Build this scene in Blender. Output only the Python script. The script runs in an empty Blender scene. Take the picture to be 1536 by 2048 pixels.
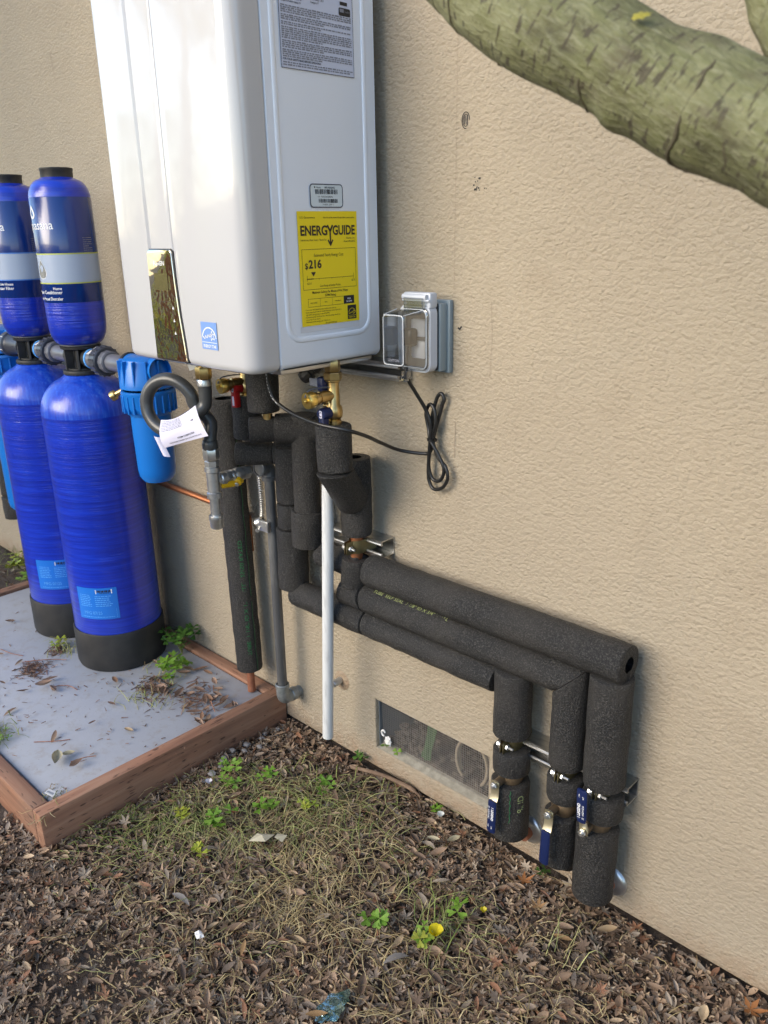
import bpy, bmesh, math, random
import numpy as np
from mathutils import Vector, Matrix, noise

random.seed(7)
rng = np.random.default_rng(11)
SC = bpy.context.scene
COL = SC.collection
R = math.radians

# ---------------------------------------------------------------- camera, sky, sun, exposure
cam_d = bpy.data.cameras.new('camera')
cam = bpy.data.objects.new('camera', cam_d)
COL.objects.link(cam)
_r, _d, _f = ((0.72187, 0.69174, -0.01981), (0.21434, -0.25071, -0.94403), (-0.65799, 0.67723, -0.32925))
M = Matrix.Identity(4)
for i in range(3):
    M[i][0] = _r[i]; M[i][1] = -_d[i]; M[i][2] = -_f[i]; M[i][3] = (1.19017, -1.2569, 1.33097)[i]
cam.matrix_world = M
cam_d.sensor_fit = 'VERTICAL'
cam_d.sensor_height = 24.0
cam_d.lens = 1628.6 / 2048 * 24.0
cam_d.clip_start = 0.02
cam_d.clip_end = 500
cam_d.dof.use_dof = True
cam_d.dof.focus_distance = 1.75
cam_d.dof.aperture_fstop = 5.0
SC.camera = cam

SUN_EL, SUN_AZ = 24.0, -105.0         # the side the daylight comes from: left and in front of the wall
sd = Vector((math.cos(R(SUN_EL)) * math.cos(R(SUN_AZ)), math.cos(R(SUN_EL)) * math.sin(R(SUN_AZ)), math.sin(R(SUN_EL))))
world = bpy.data.worlds.new('World')
SC.world = world
world.use_nodes = True
wn = world.node_tree
sky = wn.nodes.new('ShaderNodeTexSky')
sky.sky_type = 'NISHITA'
sky.sun_disc = False
sky.sun_elevation = R(SUN_EL)
sky.sun_rotation = math.atan2(sd.x, sd.y)
sky.dust_density = 0.8
sky.ozone_density = 2.6
wn.nodes['Background'].inputs['Strength'].default_value = 0.15
wn.links.new(sky.outputs[0], wn.nodes['Background'].inputs['Color'])
sl = bpy.data.lights.new('sun', 'SUN')
sl.energy = 1.45
sl.angle = R(46)
sl.color = (1.0, 0.84, 0.62)
sun = bpy.data.objects.new('sun', sl)
COL.objects.link(sun)
sun.rotation_euler = (-sd).to_track_quat('-Z', 'Y').to_euler()
sun.location = sd * 8
SC.view_settings.view_transform = 'Standard'
SC.view_settings.look = 'None'
SC.view_settings.exposure = 1.46
SC.view_settings.gamma = 1.0
SC.view_settings.use_curve_mapping = False

# ---------------------------------------------------------------- materials
def _tree(name):
    m = bpy.data.materials.new(name)
    m.use_nodes = True
    return m, m.node_tree, m.node_tree.nodes['Principled BSDF']

def c4(c): return (c[0], c[1], c[2], 1.0)

def coord(nt, scale=(1, 1, 1)):
    tc = nt.nodes.new('ShaderNodeTexCoord')
    mp = nt.nodes.new('ShaderNodeMapping')
    mp.inputs['Scale'].default_value = scale
    nt.links.new(tc.outputs['Object'], mp.inputs['Vector'])
    return mp.outputs['Vector']

def tnoise(nt, vec, scale, detail=3, rough=.55, dist=0):
    n = nt.nodes.new('ShaderNodeTexNoise')
    n.inputs['Scale'].default_value = scale
    n.inputs['Detail'].default_value = detail
    n.inputs['Roughness'].default_value = rough
    n.inputs['Distortion'].default_value = dist
    nt.links.new(vec, n.inputs['Vector'])
    return n.outputs['Fac']

def ramp(nt, fac, stops):
    r = nt.nodes.new('ShaderNodeValToRGB')
    e = r.color_ramp.elements
    while len(e) < len(stops): e.new(0.5)
    for k, (p, c) in enumerate(stops):
        e[k].position = p
        e[k].color = c4(c) if len(c) == 3 else c
    nt.links.new(fac, r.inputs['Fac'])
    return r.outputs['Color']

def mixc(nt, fac, a, b, mode='MIX'):
    x = nt.nodes.new('ShaderNodeMix')
    x.data_type = 'RGBA'
    x.blend_type = mode
    for sock, v in ((x.inputs[0], fac), (x.inputs[6], a), (x.inputs[7], b)):
        if hasattr(v, 'is_linked'): nt.links.new(v, sock)
        elif isinstance(v, (int, float)): sock.default_value = v
        else: sock.default_value = c4(v)
    return x.outputs[2]

def bump(nt, bs, h, strength, dist, prev=None):
    b = nt.nodes.new('ShaderNodeBump')
    b.inputs['Strength'].default_value = strength
    b.inputs['Distance'].default_value = dist
    nt.links.new(h, b.inputs['Height'])
    if prev is not None: nt.links.new(prev, b.inputs['Normal'])
    nt.links.new(b.outputs['Normal'], bs.inputs['Normal'])
    nt.links.new(b.outputs['Normal'], bs.inputs['Coat Normal'])
    return b.outputs['Normal']

def pm(name, col, rough=.5, metal=0., var=None, bmp=None, stretch=(1, 1, 1), coat=0., spec=None):
    """plain procedural material: var = (scale, second colour, lo, hi), bmp = (scale, strength, distance)"""
    m, nt, bs = _tree(name)
    bs.inputs['Base Color'].default_value = c4(col)
    bs.inputs['Roughness'].default_value = rough
    bs.inputs['Metallic'].default_value = metal
    bs.inputs['Coat Weight'].default_value = coat
    bs.inputs['Coat Roughness'].default_value = .06
    if spec is not None: bs.inputs['Specular IOR Level'].default_value = spec
    v = coord(nt, stretch)
    if var:
        f = tnoise(nt, v, var[0], 4)
        nt.links.new(ramp(nt, f, [(var[2], col), (var[3], var[1])]), bs.inputs['Base Color'])
    if bmp:
        bump(nt, bs, tnoise(nt, v, bmp[0], 3), bmp[1], bmp[2])
    return m

MAT = {}
def mk(name, *a, **k):
    MAT[name] = pm(name, *a, **k)

mk('enamel', (.47, .467, .47), .09, bmp=(9, .06, .01), coat=.30, spec=.45)  # same white as the sides, darkened to hold back sun on the front
mk('enamel_skylit', (.74, .785, .85), .30, bmp=(700, .03, .0004), coat=.15)  # same white paint as the front; blue sky light mixed into its colour
mk('silver_sheet', (.55, .55, .55), .35, 1.)
mk('black_plastic', (.016, .016, .017), .45, var=(40, (.035, .033, .03), .4, .7), bmp=(300, .15, .0004))
mk('tank_rubber', (.012, .012, .012), .6, var=(14, (.03, .028, .025), .45, .75), bmp=(90, .2, .0008))
mk('blue_plastic', (.006, .15, .52), .34, bmp=(60, .05, .0006))
mk('grey_pvc', (.10, .105, .125), .32, var=(12, (.14, .14, .155), .4, .7))
mk('dark_pvc', (.045, .048, .06), .35)
mk('brass', (.62, .44, .19), .32, 1., var=(50, (.46, .32, .13), .4, .7), bmp=(250, .12, .0004))
mk('strap_bronze', (.20, .165, .08), .42, .8)
mk('brass_cap', (.98, .72, .22), .28, 1., bmp=(120, .08, .0005))
mk('steel', (.66, .66, .64), .30, .85, var=(40, (.45, .45, .44), .4, .75), bmp=(200, .08, .0004))
mk('zinc', (.60, .61, .61), .36, .92, var=(60, (.42, .43, .44), .35, .7), bmp=(160, .15, .0006))
mk('strut_steel', (.60, .60, .59), .3, 1., var=(30, (.4, .41, .42), .4, .7), stretch=(1, 3, 3))
mk('black_iron', (.11, .112, .115), .40, .45, var=(25, (.28, .28, .27), .45, .75), bmp=(120, .1, .0006), stretch=(1, 1, .2))
mk('galv_weathered', (.33, .35, .35), .5, .7, var=(70, (.22, .24, .24), .35, .7), bmp=(120, .3, .001))
mk('copper', (.46, .19, .09), .5, .9, var=(20, (.36, .15, .07), .4, .75))
mk('copper_dull', (.30, .12, .07), .6, .6, var=(60, (.42, .18, .1), .4, .7))
mk('hose_grey', (.055, .057, .058), .30, bmp=(140, .12, .0006))
mk('white_pvc', (.62, .63, .62), .48, var=(16, (.40, .41, .41), .50, .80), stretch=(6, 6, .9), bmp=(70, .12, .0006))
mk('red_grip', (.42, .012, .012), .35)
mk('blue_grip', (.006, .014, .065), .38, bmp=(80, .06, .0005))
mk('yellow_grip', (.85, .47, .01), .4)
mk('box_dark', (.10, .11, .115), .45)
mk('edge_highlight', (.55, .58, .60), .2)  # pale opaque colour paints bright edge highlights on the clear cover
mk('root_bark', (.15, .095, .06), .85, var=(30, (.24, .16, .10), .4, .7), bmp=(60, .6, .004))
mk('scar_bark', (.060, .050, .026), .8, bmp=(120, .5, .003))
mk('cable_black', (.012, .012, .012), .38)
mk('paper', (.62, .60, .72), .75)
mk('white_paper', (.70, .69, .66), .7)
mk('cream_card', (.50, .45, .31), .8, var=(30, (.42, .38, .27), .4, .7))
mk('ink', (.012, .012, .014), .6)
mk('dark_ink', (.035, .02, .012), .6)
mk('grey_ink', (.20, .21, .25), .6)
mk('yellow_label', (.84, .64, .004), .5)
mk('plate_label', (.52, .56, .68), .45)
mk('barcode_paper', (.60, .67, .69), .4)
mk('frame_blue_ink', (.02, .03, .07), .4)
mk('star_blue', (.16, .28, .58), .4)
mk('white_print', (.74, .75, .76), .5)
mk('white_seam', (.62, .63, .66), .5)
mk('green_print', (.02, .16, .05), .6)
mk('yellow_print', (.33, .38, .16), .7)
mk('wrap_blue', (.003, .026, .16), .22, coat=.5, bmp=(60, .06, .0006), stretch=(1, 1, .3))
mk('band_grey', (.36, .42, .52), .24, coat=.4, bmp=(160, .08, .0005), stretch=(1, 1, 5))
mk('lime', (.42, .46, .08), .4)
mk('mid_blue', (.05, .17, .5), .4)
mk('sticker_blue', (.012, .16, .60), .35)
mk('sticker_print', (.10, .36, .80), .45)
mk('grey_drop', (.30, .30, .27), .7, var=(500, (.10, .10, .09), .4, .6))
mk('box_grey', (.22, .27, .29), .4, bmp=(90, .05, .0005))
mk('box_light', (.50, .53, .58), .38)
mk('gasket', (.012, .013, .015), .7)
mk('caulk', (.40, .34, .26), .6, bmp=(40, .1, .002))
mk('mesh_wire', (.26, .25, .24), .55, .5)
mk('lever_plate', (.66, .60, .42), .34, .9)
mk('cavity', (.08, .064, .05), .95, var=(30, (.15, .12, .09), .4, .7), bmp=(60, .6, .006))
mk('cement_sill', (.36, .33, .26), .9, var=(60, (.24, .22, .17), .4, .7), bmp=(200, .6, .003))
mk('frame_metal', (.22, .25, .27), .45, .5)
mk('green_cloth', (.035, .075, .03), .9, var=(400, (.06, .11, .04), .4, .6))
mk('rope_tan', (.36, .29, .20), .8, var=(300, (.22, .18, .13), .4, .6))
mk('screen_rect', (.30, .26, .12), .22, .8)
mk('pencil', (.34, .275, .20), .9)
mk('valve_body', (.24, .17, .10), .45, .7, var=(60, (.12, .09, .06), .4, .7))
mk('stamp_ink', (.02, .018, .02), .8)
mk('foil', (.35, .50, .50), .15, .9, var=(60, (.10, .22, .22), .4, .65), bmp=(60, .8, .006))
mk('pebble', (.20, .19, .18), .8, var=(40, (.30, .28, .26), .4, .7))
mk('fence_wood', (.30, .20, .12), .8, var=(10, (.22, .14, .08), .4, .7), stretch=(3, 3, .4))
mk('red_bark', (.26, .10, .055), .85, var=(14, (.42, .23, .14), .4, .7), stretch=(3, 3, .6), bmp=(14, .6, .02))

def m_stucco():
    m, nt, bs = _tree('stucco')
    v = coord(nt)
    vs = coord(nt, (.80, 1, 1.1))
    big = tnoise(nt, v, 1.3, 3)
    mid = tnoise(nt, v, 7, 4)
    c = ramp(nt, big, [(.3, (.388, .330, .242)), (.7, (.350, .294, .215))])
    c = mixc(nt, ramp(nt, mid, [(.55, (0, 0, 0)), (.8, (.35, .35, .35))]), c, (.27, .215, .15))
    sp = tnoise(nt, v, 230, 2)
    c = mixc(nt, ramp(nt, sp, [(.66, (0, 0, 0)), (.74, (.7, .7, .7))]), c, (.19, .15, .11))
    # soil splashed on the lowest hand's breadth of the wall, in blotches
    sx = nt.nodes.new('ShaderNodeSeparateXYZ'); nt.links.new(v, sx.inputs[0])
    hr = nt.nodes.new('ShaderNodeMapRange'); hr.inputs['From Min'].default_value = .16; hr.inputs['From Max'].default_value = .0
    nt.links.new(sx.outputs['Z'], hr.inputs['Value'])
    ml_ = nt.nodes.new('ShaderNodeMath'); ml_.operation = 'MULTIPLY'
    nt.links.new(hr.outputs[0], ml_.inputs[0]); nt.links.new(tnoise(nt, v, 34, 6, .7), ml_.inputs[1])
    c = mixc(nt, ramp(nt, ml_.outputs[0], [(.22, (0, 0, 0)), (.55, (.75, .75, .75))]), c, (.30, .20, .125))
    # broad uneven patches left by the trowel
    c = mixc(nt, ramp(nt, tnoise(nt, coord(nt, (1, 1, .6)), 2.6, 5, .6, .8), [(.46, (0, 0, 0)), (.62, (.5, .5, .5))]), c, (.342, .296, .222))
    nt.links.new(c, bs.inputs['Base Color'])
    bs.inputs['Roughness'].default_value = .92
    bs.inputs['Specular IOR Level'].default_value = .25
    def lumps(scale, sm, warp):
        vn = nt.nodes.new('ShaderNodeTexNoise'); vn.inputs['Scale'].default_value = scale * .55; vn.inputs['Detail'].default_value = 2
        nt.links.new(vs, vn.inputs['Vector'])
        ad = nt.nodes.new('ShaderNodeVectorMath'); ad.operation = 'MULTIPLY_ADD'
        nt.links.new(vn.outputs['Color'], ad.inputs[0]); ad.inputs[1].default_value = (warp / scale,) * 3; nt.links.new(vs, ad.inputs[2])
        vo = nt.nodes.new('ShaderNodeTexVoronoi'); vo.feature = 'F1'
        vo.inputs['Scale'].default_value = scale
        nt.links.new(ad.outputs[0], vo.inputs['Vector'])
        iv = nt.nodes.new('ShaderNodeMath'); iv.operation = 'SUBTRACT'; iv.inputs[0].default_value = 1.0
        nt.links.new(vo.outputs['Distance'], iv.inputs[1])
        return iv.outputs[0]
    b0 = bump(nt, bs, tnoise(nt, v, 14, 3), .30, .010)
    b1 = bump(nt, bs, lumps(128, .35, 1.6), .72, .0034, b0)
    bump(nt, bs, tnoise(nt, vs, 260, 4, .7), .85, .0036, b1)
    return m
MAT['stucco'] = m_stucco()

def m_foam():
    m, nt, bs = _tree('foam')
    v = coord(nt)
    f = tnoise(nt, v, 320, 3, .7)
    g = tnoise(nt, v, 9, 3)
    c = ramp(nt, f, [(.37, (.004, .004, .004)), (.52, (.017, .016, .015)), (.66, (.082, .077, .068))])
    c = mixc(nt, ramp(nt, g, [(.45, (0, 0, 0)), (.75, (.4, .4, .4))]), c, (.055, .048, .040))
    nt.links.new(c, bs.inputs['Base Color'])
    bs.inputs['Roughness'].default_value = .5
    bs.inputs['Specular IOR Level'].default_value = .5
    bump(nt, bs, f, 1.0, .0048)
    return m
MAT['foam'] = m_foam()

def m_tank():
    m, nt, bs = _tree('fibreglass_blue')
    v = coord(nt, (5, 5, 160))
    f = tnoise(nt, v, 1.0, 4, .6)
    v2 = coord(nt, (14, 14, 9))
    g = tnoise(nt, v2, 1.0, 3)
    c = ramp(nt, f, [(.35, (.002, .018, .30)), (.6, (.003, .030, .45)), (.8, (.012, .07, .58))])
    c = mixc(nt, ramp(nt, g, [(.5, (0, 0, 0)), (.8, (.35, .35, .35))]), c, (.002, .045, .42))
    nt.links.new(c, bs.inputs['Base Color'])
    bs.inputs['Roughness'].default_value = .30
    bs.inputs['Coat Weight'].default_value = .6
    bs.inputs['Coat Roughness'].default_value = .10
    b1 = bump(nt, bs, tnoise(nt, coord(nt, (7, 7, 260)), 1.0, 3, .6), .45, .0018)
    bump(nt, bs, tnoise(nt, coord(nt, (60, 60, 60)), 1.0, 2), .10, .002, b1)
    return m
MAT['fibreglass'] = m_tank()

def m_dome():
    m, nt, bs = _tree('fibreglass_dome')
    # helical windings crossing each other on the dome
    tc = nt.nodes.new('ShaderNodeTexCoord')
    fs = []
    for ang_ in (24, 68, 118, 160):
        mp = nt.nodes.new('ShaderNodeMapping'); mp.inputs['Rotation'].default_value = (0, 0, R(ang_))
        nt.links.new(tc.outputs['Object'], mp.inputs['Vector'])
        m2 = nt.nodes.new('ShaderNodeMapping'); m2.inputs['Scale'].default_value = (9, 150, 9)
        nt.links.new(mp.outputs[0], m2.inputs['Vector'])
        fs.append(tnoise(nt, m2.outputs[0], 1.0, 2))
    f = mixc(nt, .5, mixc(nt, .5, fs[0], fs[1]), mixc(nt, .5, fs[2], fs[3]))
    c = ramp(nt, f, [(.36, (.003, .030, .38)), (.52, (.008, .06, .50)), (.66, (.05, .15, .62))])
    nt.links.new(c, bs.inputs['Base Color'])
    bs.inputs['Roughness'].default_value = .34
    bs.inputs['Coat Weight'].default_value = .4
    bs.inputs['Coat Roughness'].default_value = .15
    bump(nt, bs, f, .35, .002)
    return m
MAT['dome'] = m_dome()

def m_pad():
    m, nt, bs = _tree('pad_concrete')
    v = coord(nt)
    a = tnoise(nt, v, 4.5, 5, .6)
    b = tnoise(nt, v, 26, 5, .65)
    d = tnoise(nt, v, 150, 2)
    c = ramp(nt, a, [(.3, (.32, .33, .355)), (.7, (.385, .395, .415))])
    c = mixc(nt, ramp(nt, b, [(.52, (0, 0, 0)), (.70, (.6, .6, .6))]), c, (.30, .27, .23))
    c = mixc(nt, ramp(nt, d, [(.68, (0, 0, 0)), (.76, (.7, .7, .7))]), c, (.17, .14, .11))
    nt.links.new(c, bs.inputs['Base Color'])
    bs.inputs['Roughness'].default_value = .62
    bump(nt, bs, b, .25, .003)
    return m
MAT['pad'] = m_pad()

def m_wood(name, axis):
    m, nt, bs = _tree(name)
    s = [26, 26, 26]; s[axis] = 1.6
    v = coord(nt, tuple(s))
    f = tnoise(nt, v, 1.6, 5, .6, .6)
    g = tnoise(nt, coord(nt), 5, 3)
    c = ramp(nt, f, [(.25, (.15, .064, .036)), (.5, (.31, .150, .086)), (.78, (.43, .25, .155))])
    c = mixc(nt, ramp(nt, g, [(.4, (0, 0, 0)), (.75, (.55, .55, .55))]), c, (.20, .13, .09))
    # short incised slits along the grain
    si = [150, 150, 150]; si[axis] = 26
    k = ramp(nt, tnoise(nt, coord(nt, tuple(si)), 1.0, 1), [(.66, (0, 0, 0)), (.70, (1, 1, 1))])
    c = mixc(nt, mixc(nt, .7, (0, 0, 0), k), c, (.05, .022, .014))
    nt.links.new(c, bs.inputs['Base Color'])
    bs.inputs['Roughness'].default_value = .75
    b1 = bump(nt, bs, f, .5, .002)
    iv = nt.nodes.new('ShaderNodeInvert'); nt.links.new(k, iv.inputs['Color'])
    bump(nt, bs, iv.outputs[0], .6, .002, b1)
    return m
MAT['wood_x'] = m_wood('wood_along_x', 0)
MAT['wood_y'] = m_wood('wood_along_y', 1)

def m_soil():
    m, nt, bs = _tree('soil')
    v = coord(nt)
    f = tnoise(nt, v, 18, 6, .7)
    c = ramp(nt, f, [(.3, (.045, .032, .023)), (.55, (.085, .062, .046)), (.75, (.15, .115, .088))])
    nt.links.new(c, bs.inputs['Base Color'])
    bs.inputs['Roughness'].default_value = .95
    bump(nt, bs, tnoise(nt, v, 60, 6, .7), 1.0, .012)
    return m
MAT['soil'] = m_soil()

def m_attr(name, rough, trans=0.):
    m, nt, bs = _tree(name)
    a = nt.nodes.new('ShaderNodeAttribute')
    a.attribute_name = 'Col'
    f = tnoise(nt, coord(nt), 190, 3)
    c = mixc(nt, ramp(nt, f, [(.35, (.35, .35, .35)), (.75, (0, 0, 0))]), a.outputs['Color'], mixc(nt, .55, a.outputs['Color'], (.02, .014, .01)))
    nt.links.new(c, bs.inputs['Base Color'])
    bs.inputs['Roughness'].default_value = rough
    bs.inputs['Specular IOR Level'].default_value = .35
    if trans:
        bs.inputs['Subsurface Weight'].default_value = 0
        tr = nt.nodes.new('ShaderNodeBsdfTranslucent')
        nt.links.new(c, tr.inputs['Color'])
        mx = nt.nodes.new('ShaderNodeMixShader')
        mx.inputs[0].default_value = trans
        nt.links.new(bs.outputs[0], mx.inputs[1]); nt.links.new(tr.outputs[0], mx.inputs[2])
        nt.links.new(mx.outputs[0], nt.nodes['Material Output'].inputs['Surface'])
    return m
MAT['dead_leaf'] = m_attr('dead_leaf', .62, .12)
MAT['straw'] = m_attr('straw', .6, .2)
MAT['fresh_leaf'] = m_attr('fresh_leaf', .45, .3)

def m_bark():
    m, nt, bs = _tree('green_bark')
    v = coord(nt)
    # the limb runs roughly along (.75, 0, -.55): stretch the grain that way, lenticels across
    mp = nt.nodes.new('ShaderNodeMapping'); mp.inputs['Rotation'].default_value = (0, R(-34), 0)
    tc = nt.nodes.new('ShaderNodeTexCoord'); nt.links.new(tc.outputs['Object'], mp.inputs['Vector'])
    def sc(s):
        q = nt.nodes.new('ShaderNodeMapping'); q.inputs['Scale'].default_value = s
        nt.links.new(mp.outputs[0], q.inputs['Vector']); return q.outputs[0]
    a = tnoise(nt, sc((9, 16, 16)), 1, 6, .68)
    b = tnoise(nt, sc((34, 70, 70)), 1, 5, .68)
    h = tnoise(nt, sc((60, 260, 260)), 1, 3, .6)
    l = tnoise(nt, sc((190, 62, 62)), 1, 2)
    c = ramp(nt, a, [(.28, (.040, .036, .014)), (.46, (.105, .105, .042)), (.60, (.175, .175, .088)), (.75, (.27, .27, .175))])
    c = mixc(nt, ramp(nt, b, [(.40, (0, 0, 0)), (.70, (.7, .7, .7))]), c, (.125, .135, .050))
    c = mixc(nt, ramp(nt, h, [(.45, (0, 0, 0)), (.75, (.45, .45, .45))]), c, (.26, .26, .165))
    c = mixc(nt, ramp(nt, l, [(.58, (0, 0, 0)), (.66, (.9, .9, .9))]), c, (.040, .032, .016))
    bl = tnoise(nt, sc((13, 22, 22)), 1, 4, .7)
    c = mixc(nt, ramp(nt, bl, [(.56, (0, 0, 0)), (.72, (.7, .7, .7))]), c, (.075, .06, .035))
    nt.links.new(c, bs.inputs['Base Color'])
    bs.inputs['Roughness'].default_value = .75
    b1 = bump(nt, bs, b, .8, .007)
    bump(nt, bs, h, .4, .003, b1)
    return m
MAT['bark'] = m_bark()

def m_clear():
    m, nt, bs = _tree('clear_plastic')
    tr = nt.nodes.new('ShaderNodeBsdfTransparent'); tr.inputs['Color'].default_value = (.86, .88, .89, 1)
    gl = nt.nodes.new('ShaderNodeBsdfGlossy'); gl.inputs['Roughness'].default_value = .08
    fr = nt.nodes.new('ShaderNodeLayerWeight'); fr.inputs['Blend'].default_value = .28
    mx = nt.nodes.new('ShaderNodeMixShader')
    bump_n = nt.nodes.new('ShaderNodeBump'); bump_n.inputs['Strength'].default_value = .05
    nt.links.new(tnoise(nt, coord(nt), 30, 2), bump_n.inputs['Height'])
    nt.links.new(bump_n.outputs[0], gl.inputs['Normal'])
    r = nt.nodes.new('ShaderNodeMapRange'); r.inputs['To Min'].default_value = .26; r.inputs['To Max'].default_value = .85
    nt.links.new(fr.outputs['Fresnel'], r.inputs['Value'])
    nt.links.new(r.outputs[0], mx.inputs[0]); nt.links.new(tr.outputs[0], mx.inputs[1]); nt.links.new(gl.outputs[0], mx.inputs[2])
    nt.links.new(mx.outputs[0], nt.nodes['Material Output'].inputs['Surface'])
    return m
MAT['clear'] = m_clear()
MAT['tree_leaf'] = m_attr('tree_leaf', .5, .55)
MAT['mirror_panel'] = pm('mirror_panel', (.85, .76, .58), .05, 1., bmp=(14, .12, .01))

# ---------------------------------------------------------------- shape helpers: each returns (vertices, faces)
def join(*gs):
    V, F = [], []
    for v, f in gs:
        n = len(V)
        V += list(v)
        F += [tuple(i + n for i in q) for q in f]
    return V, F

def shift(g, d):
    return [(x + d[0], y + d[1], z + d[2]) for x, y, z in g[0]], g[1]

def frame(d):
    d = Vector(d).normalized()
    u = d.cross(Vector((0, 0, 1)))
    if u.length < 1e-4: u = Vector((1, 0, 0))
    u.normalize()
    return d, u, d.cross(u)

def lathe(prof, base, axis=(0, 0, 1), seg=32):
    """prof = [(radius, height)] turned about axis through base; radius 0 closes an end"""
    d, u, w = frame(axis)
    b = Vector(base)
    V, F, rows = [], [], []
    for r, h in prof:
        if r <= 1e-6:
            V.append(tuple(b + d * h)); rows.append([len(V) - 1] * seg)
        else:
            row = []
            for k in range(seg):
                a = 2 * math.pi * k / seg
                V.append(tuple(b + d * h + (u * math.cos(a) + w * math.sin(a)) * r)); row.append(len(V) - 1)
            rows.append(row)
    for p, q in zip(rows, rows[1:]):
        for k in range(seg):
            k2 = (k + 1) % seg
            f = []
            for i in (p[k], p[k2], q[k2], q[k]):
                if i not in f: f.append(i)
            if len(f) > 2: F.append(tuple(f))
    return V, F

def hexnut(r, h0, h1, base, axis=(0, 0, 1), hole=0):
    c = .12 * (h1 - h0)
    return lathe([(hole or 0, h0), (r * .9, h0), (r, h0 + c), (r, h1 - c), (r * .9, h1), (hole or 0, h1)], base, axis, 6)

def smooth_path(P, n=8, closed=False):
    P = [Vector(p) for p in P]
    out = []
    m = len(P)
    rng_ = range(m) if closed else range(m - 1)
    for i in rng_:
        if closed:
            p0, p1, p2, p3 = P[(i - 1) % m], P[i], P[(i + 1) % m], P[(i + 2) % m]
        else:
            p0, p1, p2, p3 = P[max(i - 1, 0)], P[i], P[i + 1], P[min(i + 2, m - 1)]
        for k in range(n):
            t = k / n
            out.append(.5 * ((2 * p1) + (p2 - p0) * t + (2 * p0 - 5 * p1 + 4 * p2 - p3) * t * t + (3 * p1 - p0 - 3 * p2 + p3) * t ** 3))
    if not closed: out.append(P[-1])
    return out

def tube(P, r, seg=12, closed=False, caps=True, flat=1.0, up=None):
    P = [Vector(p) for p in P]
    n = len(P)
    T = []
    for i in range(n):
        a = P[i - 1] if (closed or i) else P[i]
        b = P[(i + 1) % n] if (closed or i < n - 1) else P[i]
        T.append((b - a).normalized())
    d, u, w = frame(T[0])
    if up is not None:
        u = (Vector(up) - T[0] * Vector(up).dot(T[0])).normalized(); w = T[0].cross(u)
    V, F = [], []
    for i in range(n):
        if i:
            u = (u - T[i] * u.dot(T[i])).normalized()
            w = T[i].cross(u)
        ri = r[i] if isinstance(r, (list, tuple)) else r
        for k in range(seg):
            a = 2 * math.pi * k / seg
            V.append(tuple(P[i] + (u * math.cos(a) * flat + w * math.sin(a)) * ri))
    for i in range(n if closed else n - 1):
        j = (i + 1) % n
        for k in range(seg):
            k2 = (k + 1) % seg
            F.append((i * seg + k, i * seg + k2, j * seg + k2, j * seg + k))
    if caps and not closed:
        F.append(tuple(range(seg))[::-1])
        F.append(tuple((n - 1) * seg + k for k in range(seg)))
    return V, F

def rbox(x0, x1, y0, y1, z0, z1, b=.003, seg=2):
    bm = bmesh.new()
    bmesh.ops.create_cube(bm, size=1)
    for v in bm.verts:
        v.co = ((x0 + x1) / 2 + v.co.x * (x1 - x0), (y0 + y1) / 2 + v.co.y * (y1 - y0), (z0 + z1) / 2 + v.co.z * (z1 - z0))
    if b: bmesh.ops.bevel(bm, geom=list(bm.edges), offset=b, segments=seg, profile=.5, affect='EDGES')
    bm.verts.index_update()
    g = [tuple(v.co) for v in bm.verts], [tuple(v.index for v in f.verts) for f in bm.faces]
    bm.free()
    return g

def rot_geo(g, mat):
    return [tuple(mat @ Vector(v)) for v in g[0]], g[1]

def sleeve(p0, p1, r, ri=.0145, n0=None, n1=None, seg=36, jit=.0012):
    """a foam pipe sleeve; n0 and n1 tilt its ends for mitred elbows"""
    p0, p1 = Vector(p0), Vector(p1)
    d, u, w = frame(p1 - p0)
    L = (p1 - p0).length
    n0 = Vector(n0) if n0 else d
    n1 = Vector(n1) if n1 else d
    rings = [(ri, 0, 'a'), (r - .004, 0, 'a'), (r - .0012, .0012, 'a'), (r, .004, 'a')]
    k = max(2, int(L / .02))
    rings += [(r, i / k, 't') for i in range(1, k)]
    rings += [(r, -.004, 'b'), (r - .0012, -.0012, 'b'), (r - .004, 0, 'b'), (ri, 0, 'b')]
    V, F = [], []
    for rr, h, kind in rings:
        for j in range(seg):
            a = 2 * math.pi * j / seg
            e = u * math.cos(a) + w * math.sin(a)
            o = e * rr
            h0 = -(o.dot(n0)) / d.dot(n0)
            h1 = L - (o.dot(n1)) / d.dot(n1)
            hh = h0 + h if kind == 'a' else h1 + h if kind == 'b' else h0 + (h1 - h0) * h
            q = p0 + d * hh + o
            if rr == r:
                q = q + e * (jit * 1.6 * noise.noise(q * 30) + jit * noise.noise(q * 90))
            V.append(tuple(q))
    m = len(rings)
    for i in range(m - 1):
        for j in range(seg):
            j2 = (j + 1) % seg
            F.append((i * seg + j, i * seg + j2, (i + 1) * seg + j2, (i + 1) * seg + j))
    if ri < .006:
        F.append(tuple(range(seg))[::-1]); F.append(tuple((m - 1) * seg + j for j in range(seg)))
    return V, F

def flat2d(rects):
    V, F = [], []
    for x0, y0, x1, y1 in rects:
        n = len(V)
        V += [(x0, y0), (x1, y0), (x1, y1), (x0, y1)]
        F.append((n, n + 1, n + 2, n + 3))
    return V, F

def poly2d(pts): return list(pts), [tuple(range(len(pts)))]

def rrect2d(w, h, r, n=5, cx=0, cy=0):
    P = []
    for sx, sy, a0 in ((1, 1, 0), (-1, 1, 90), (-1, -1, 180), (1, -1, 270)):
        for k in range(n + 1):
            a = R(a0 + 90 * k / n)
            P.append((cx + sx * (w / 2 - r) + r * math.cos(a), cy + sy * (h / 2 - r) + r * math.sin(a)))
    return P

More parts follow.
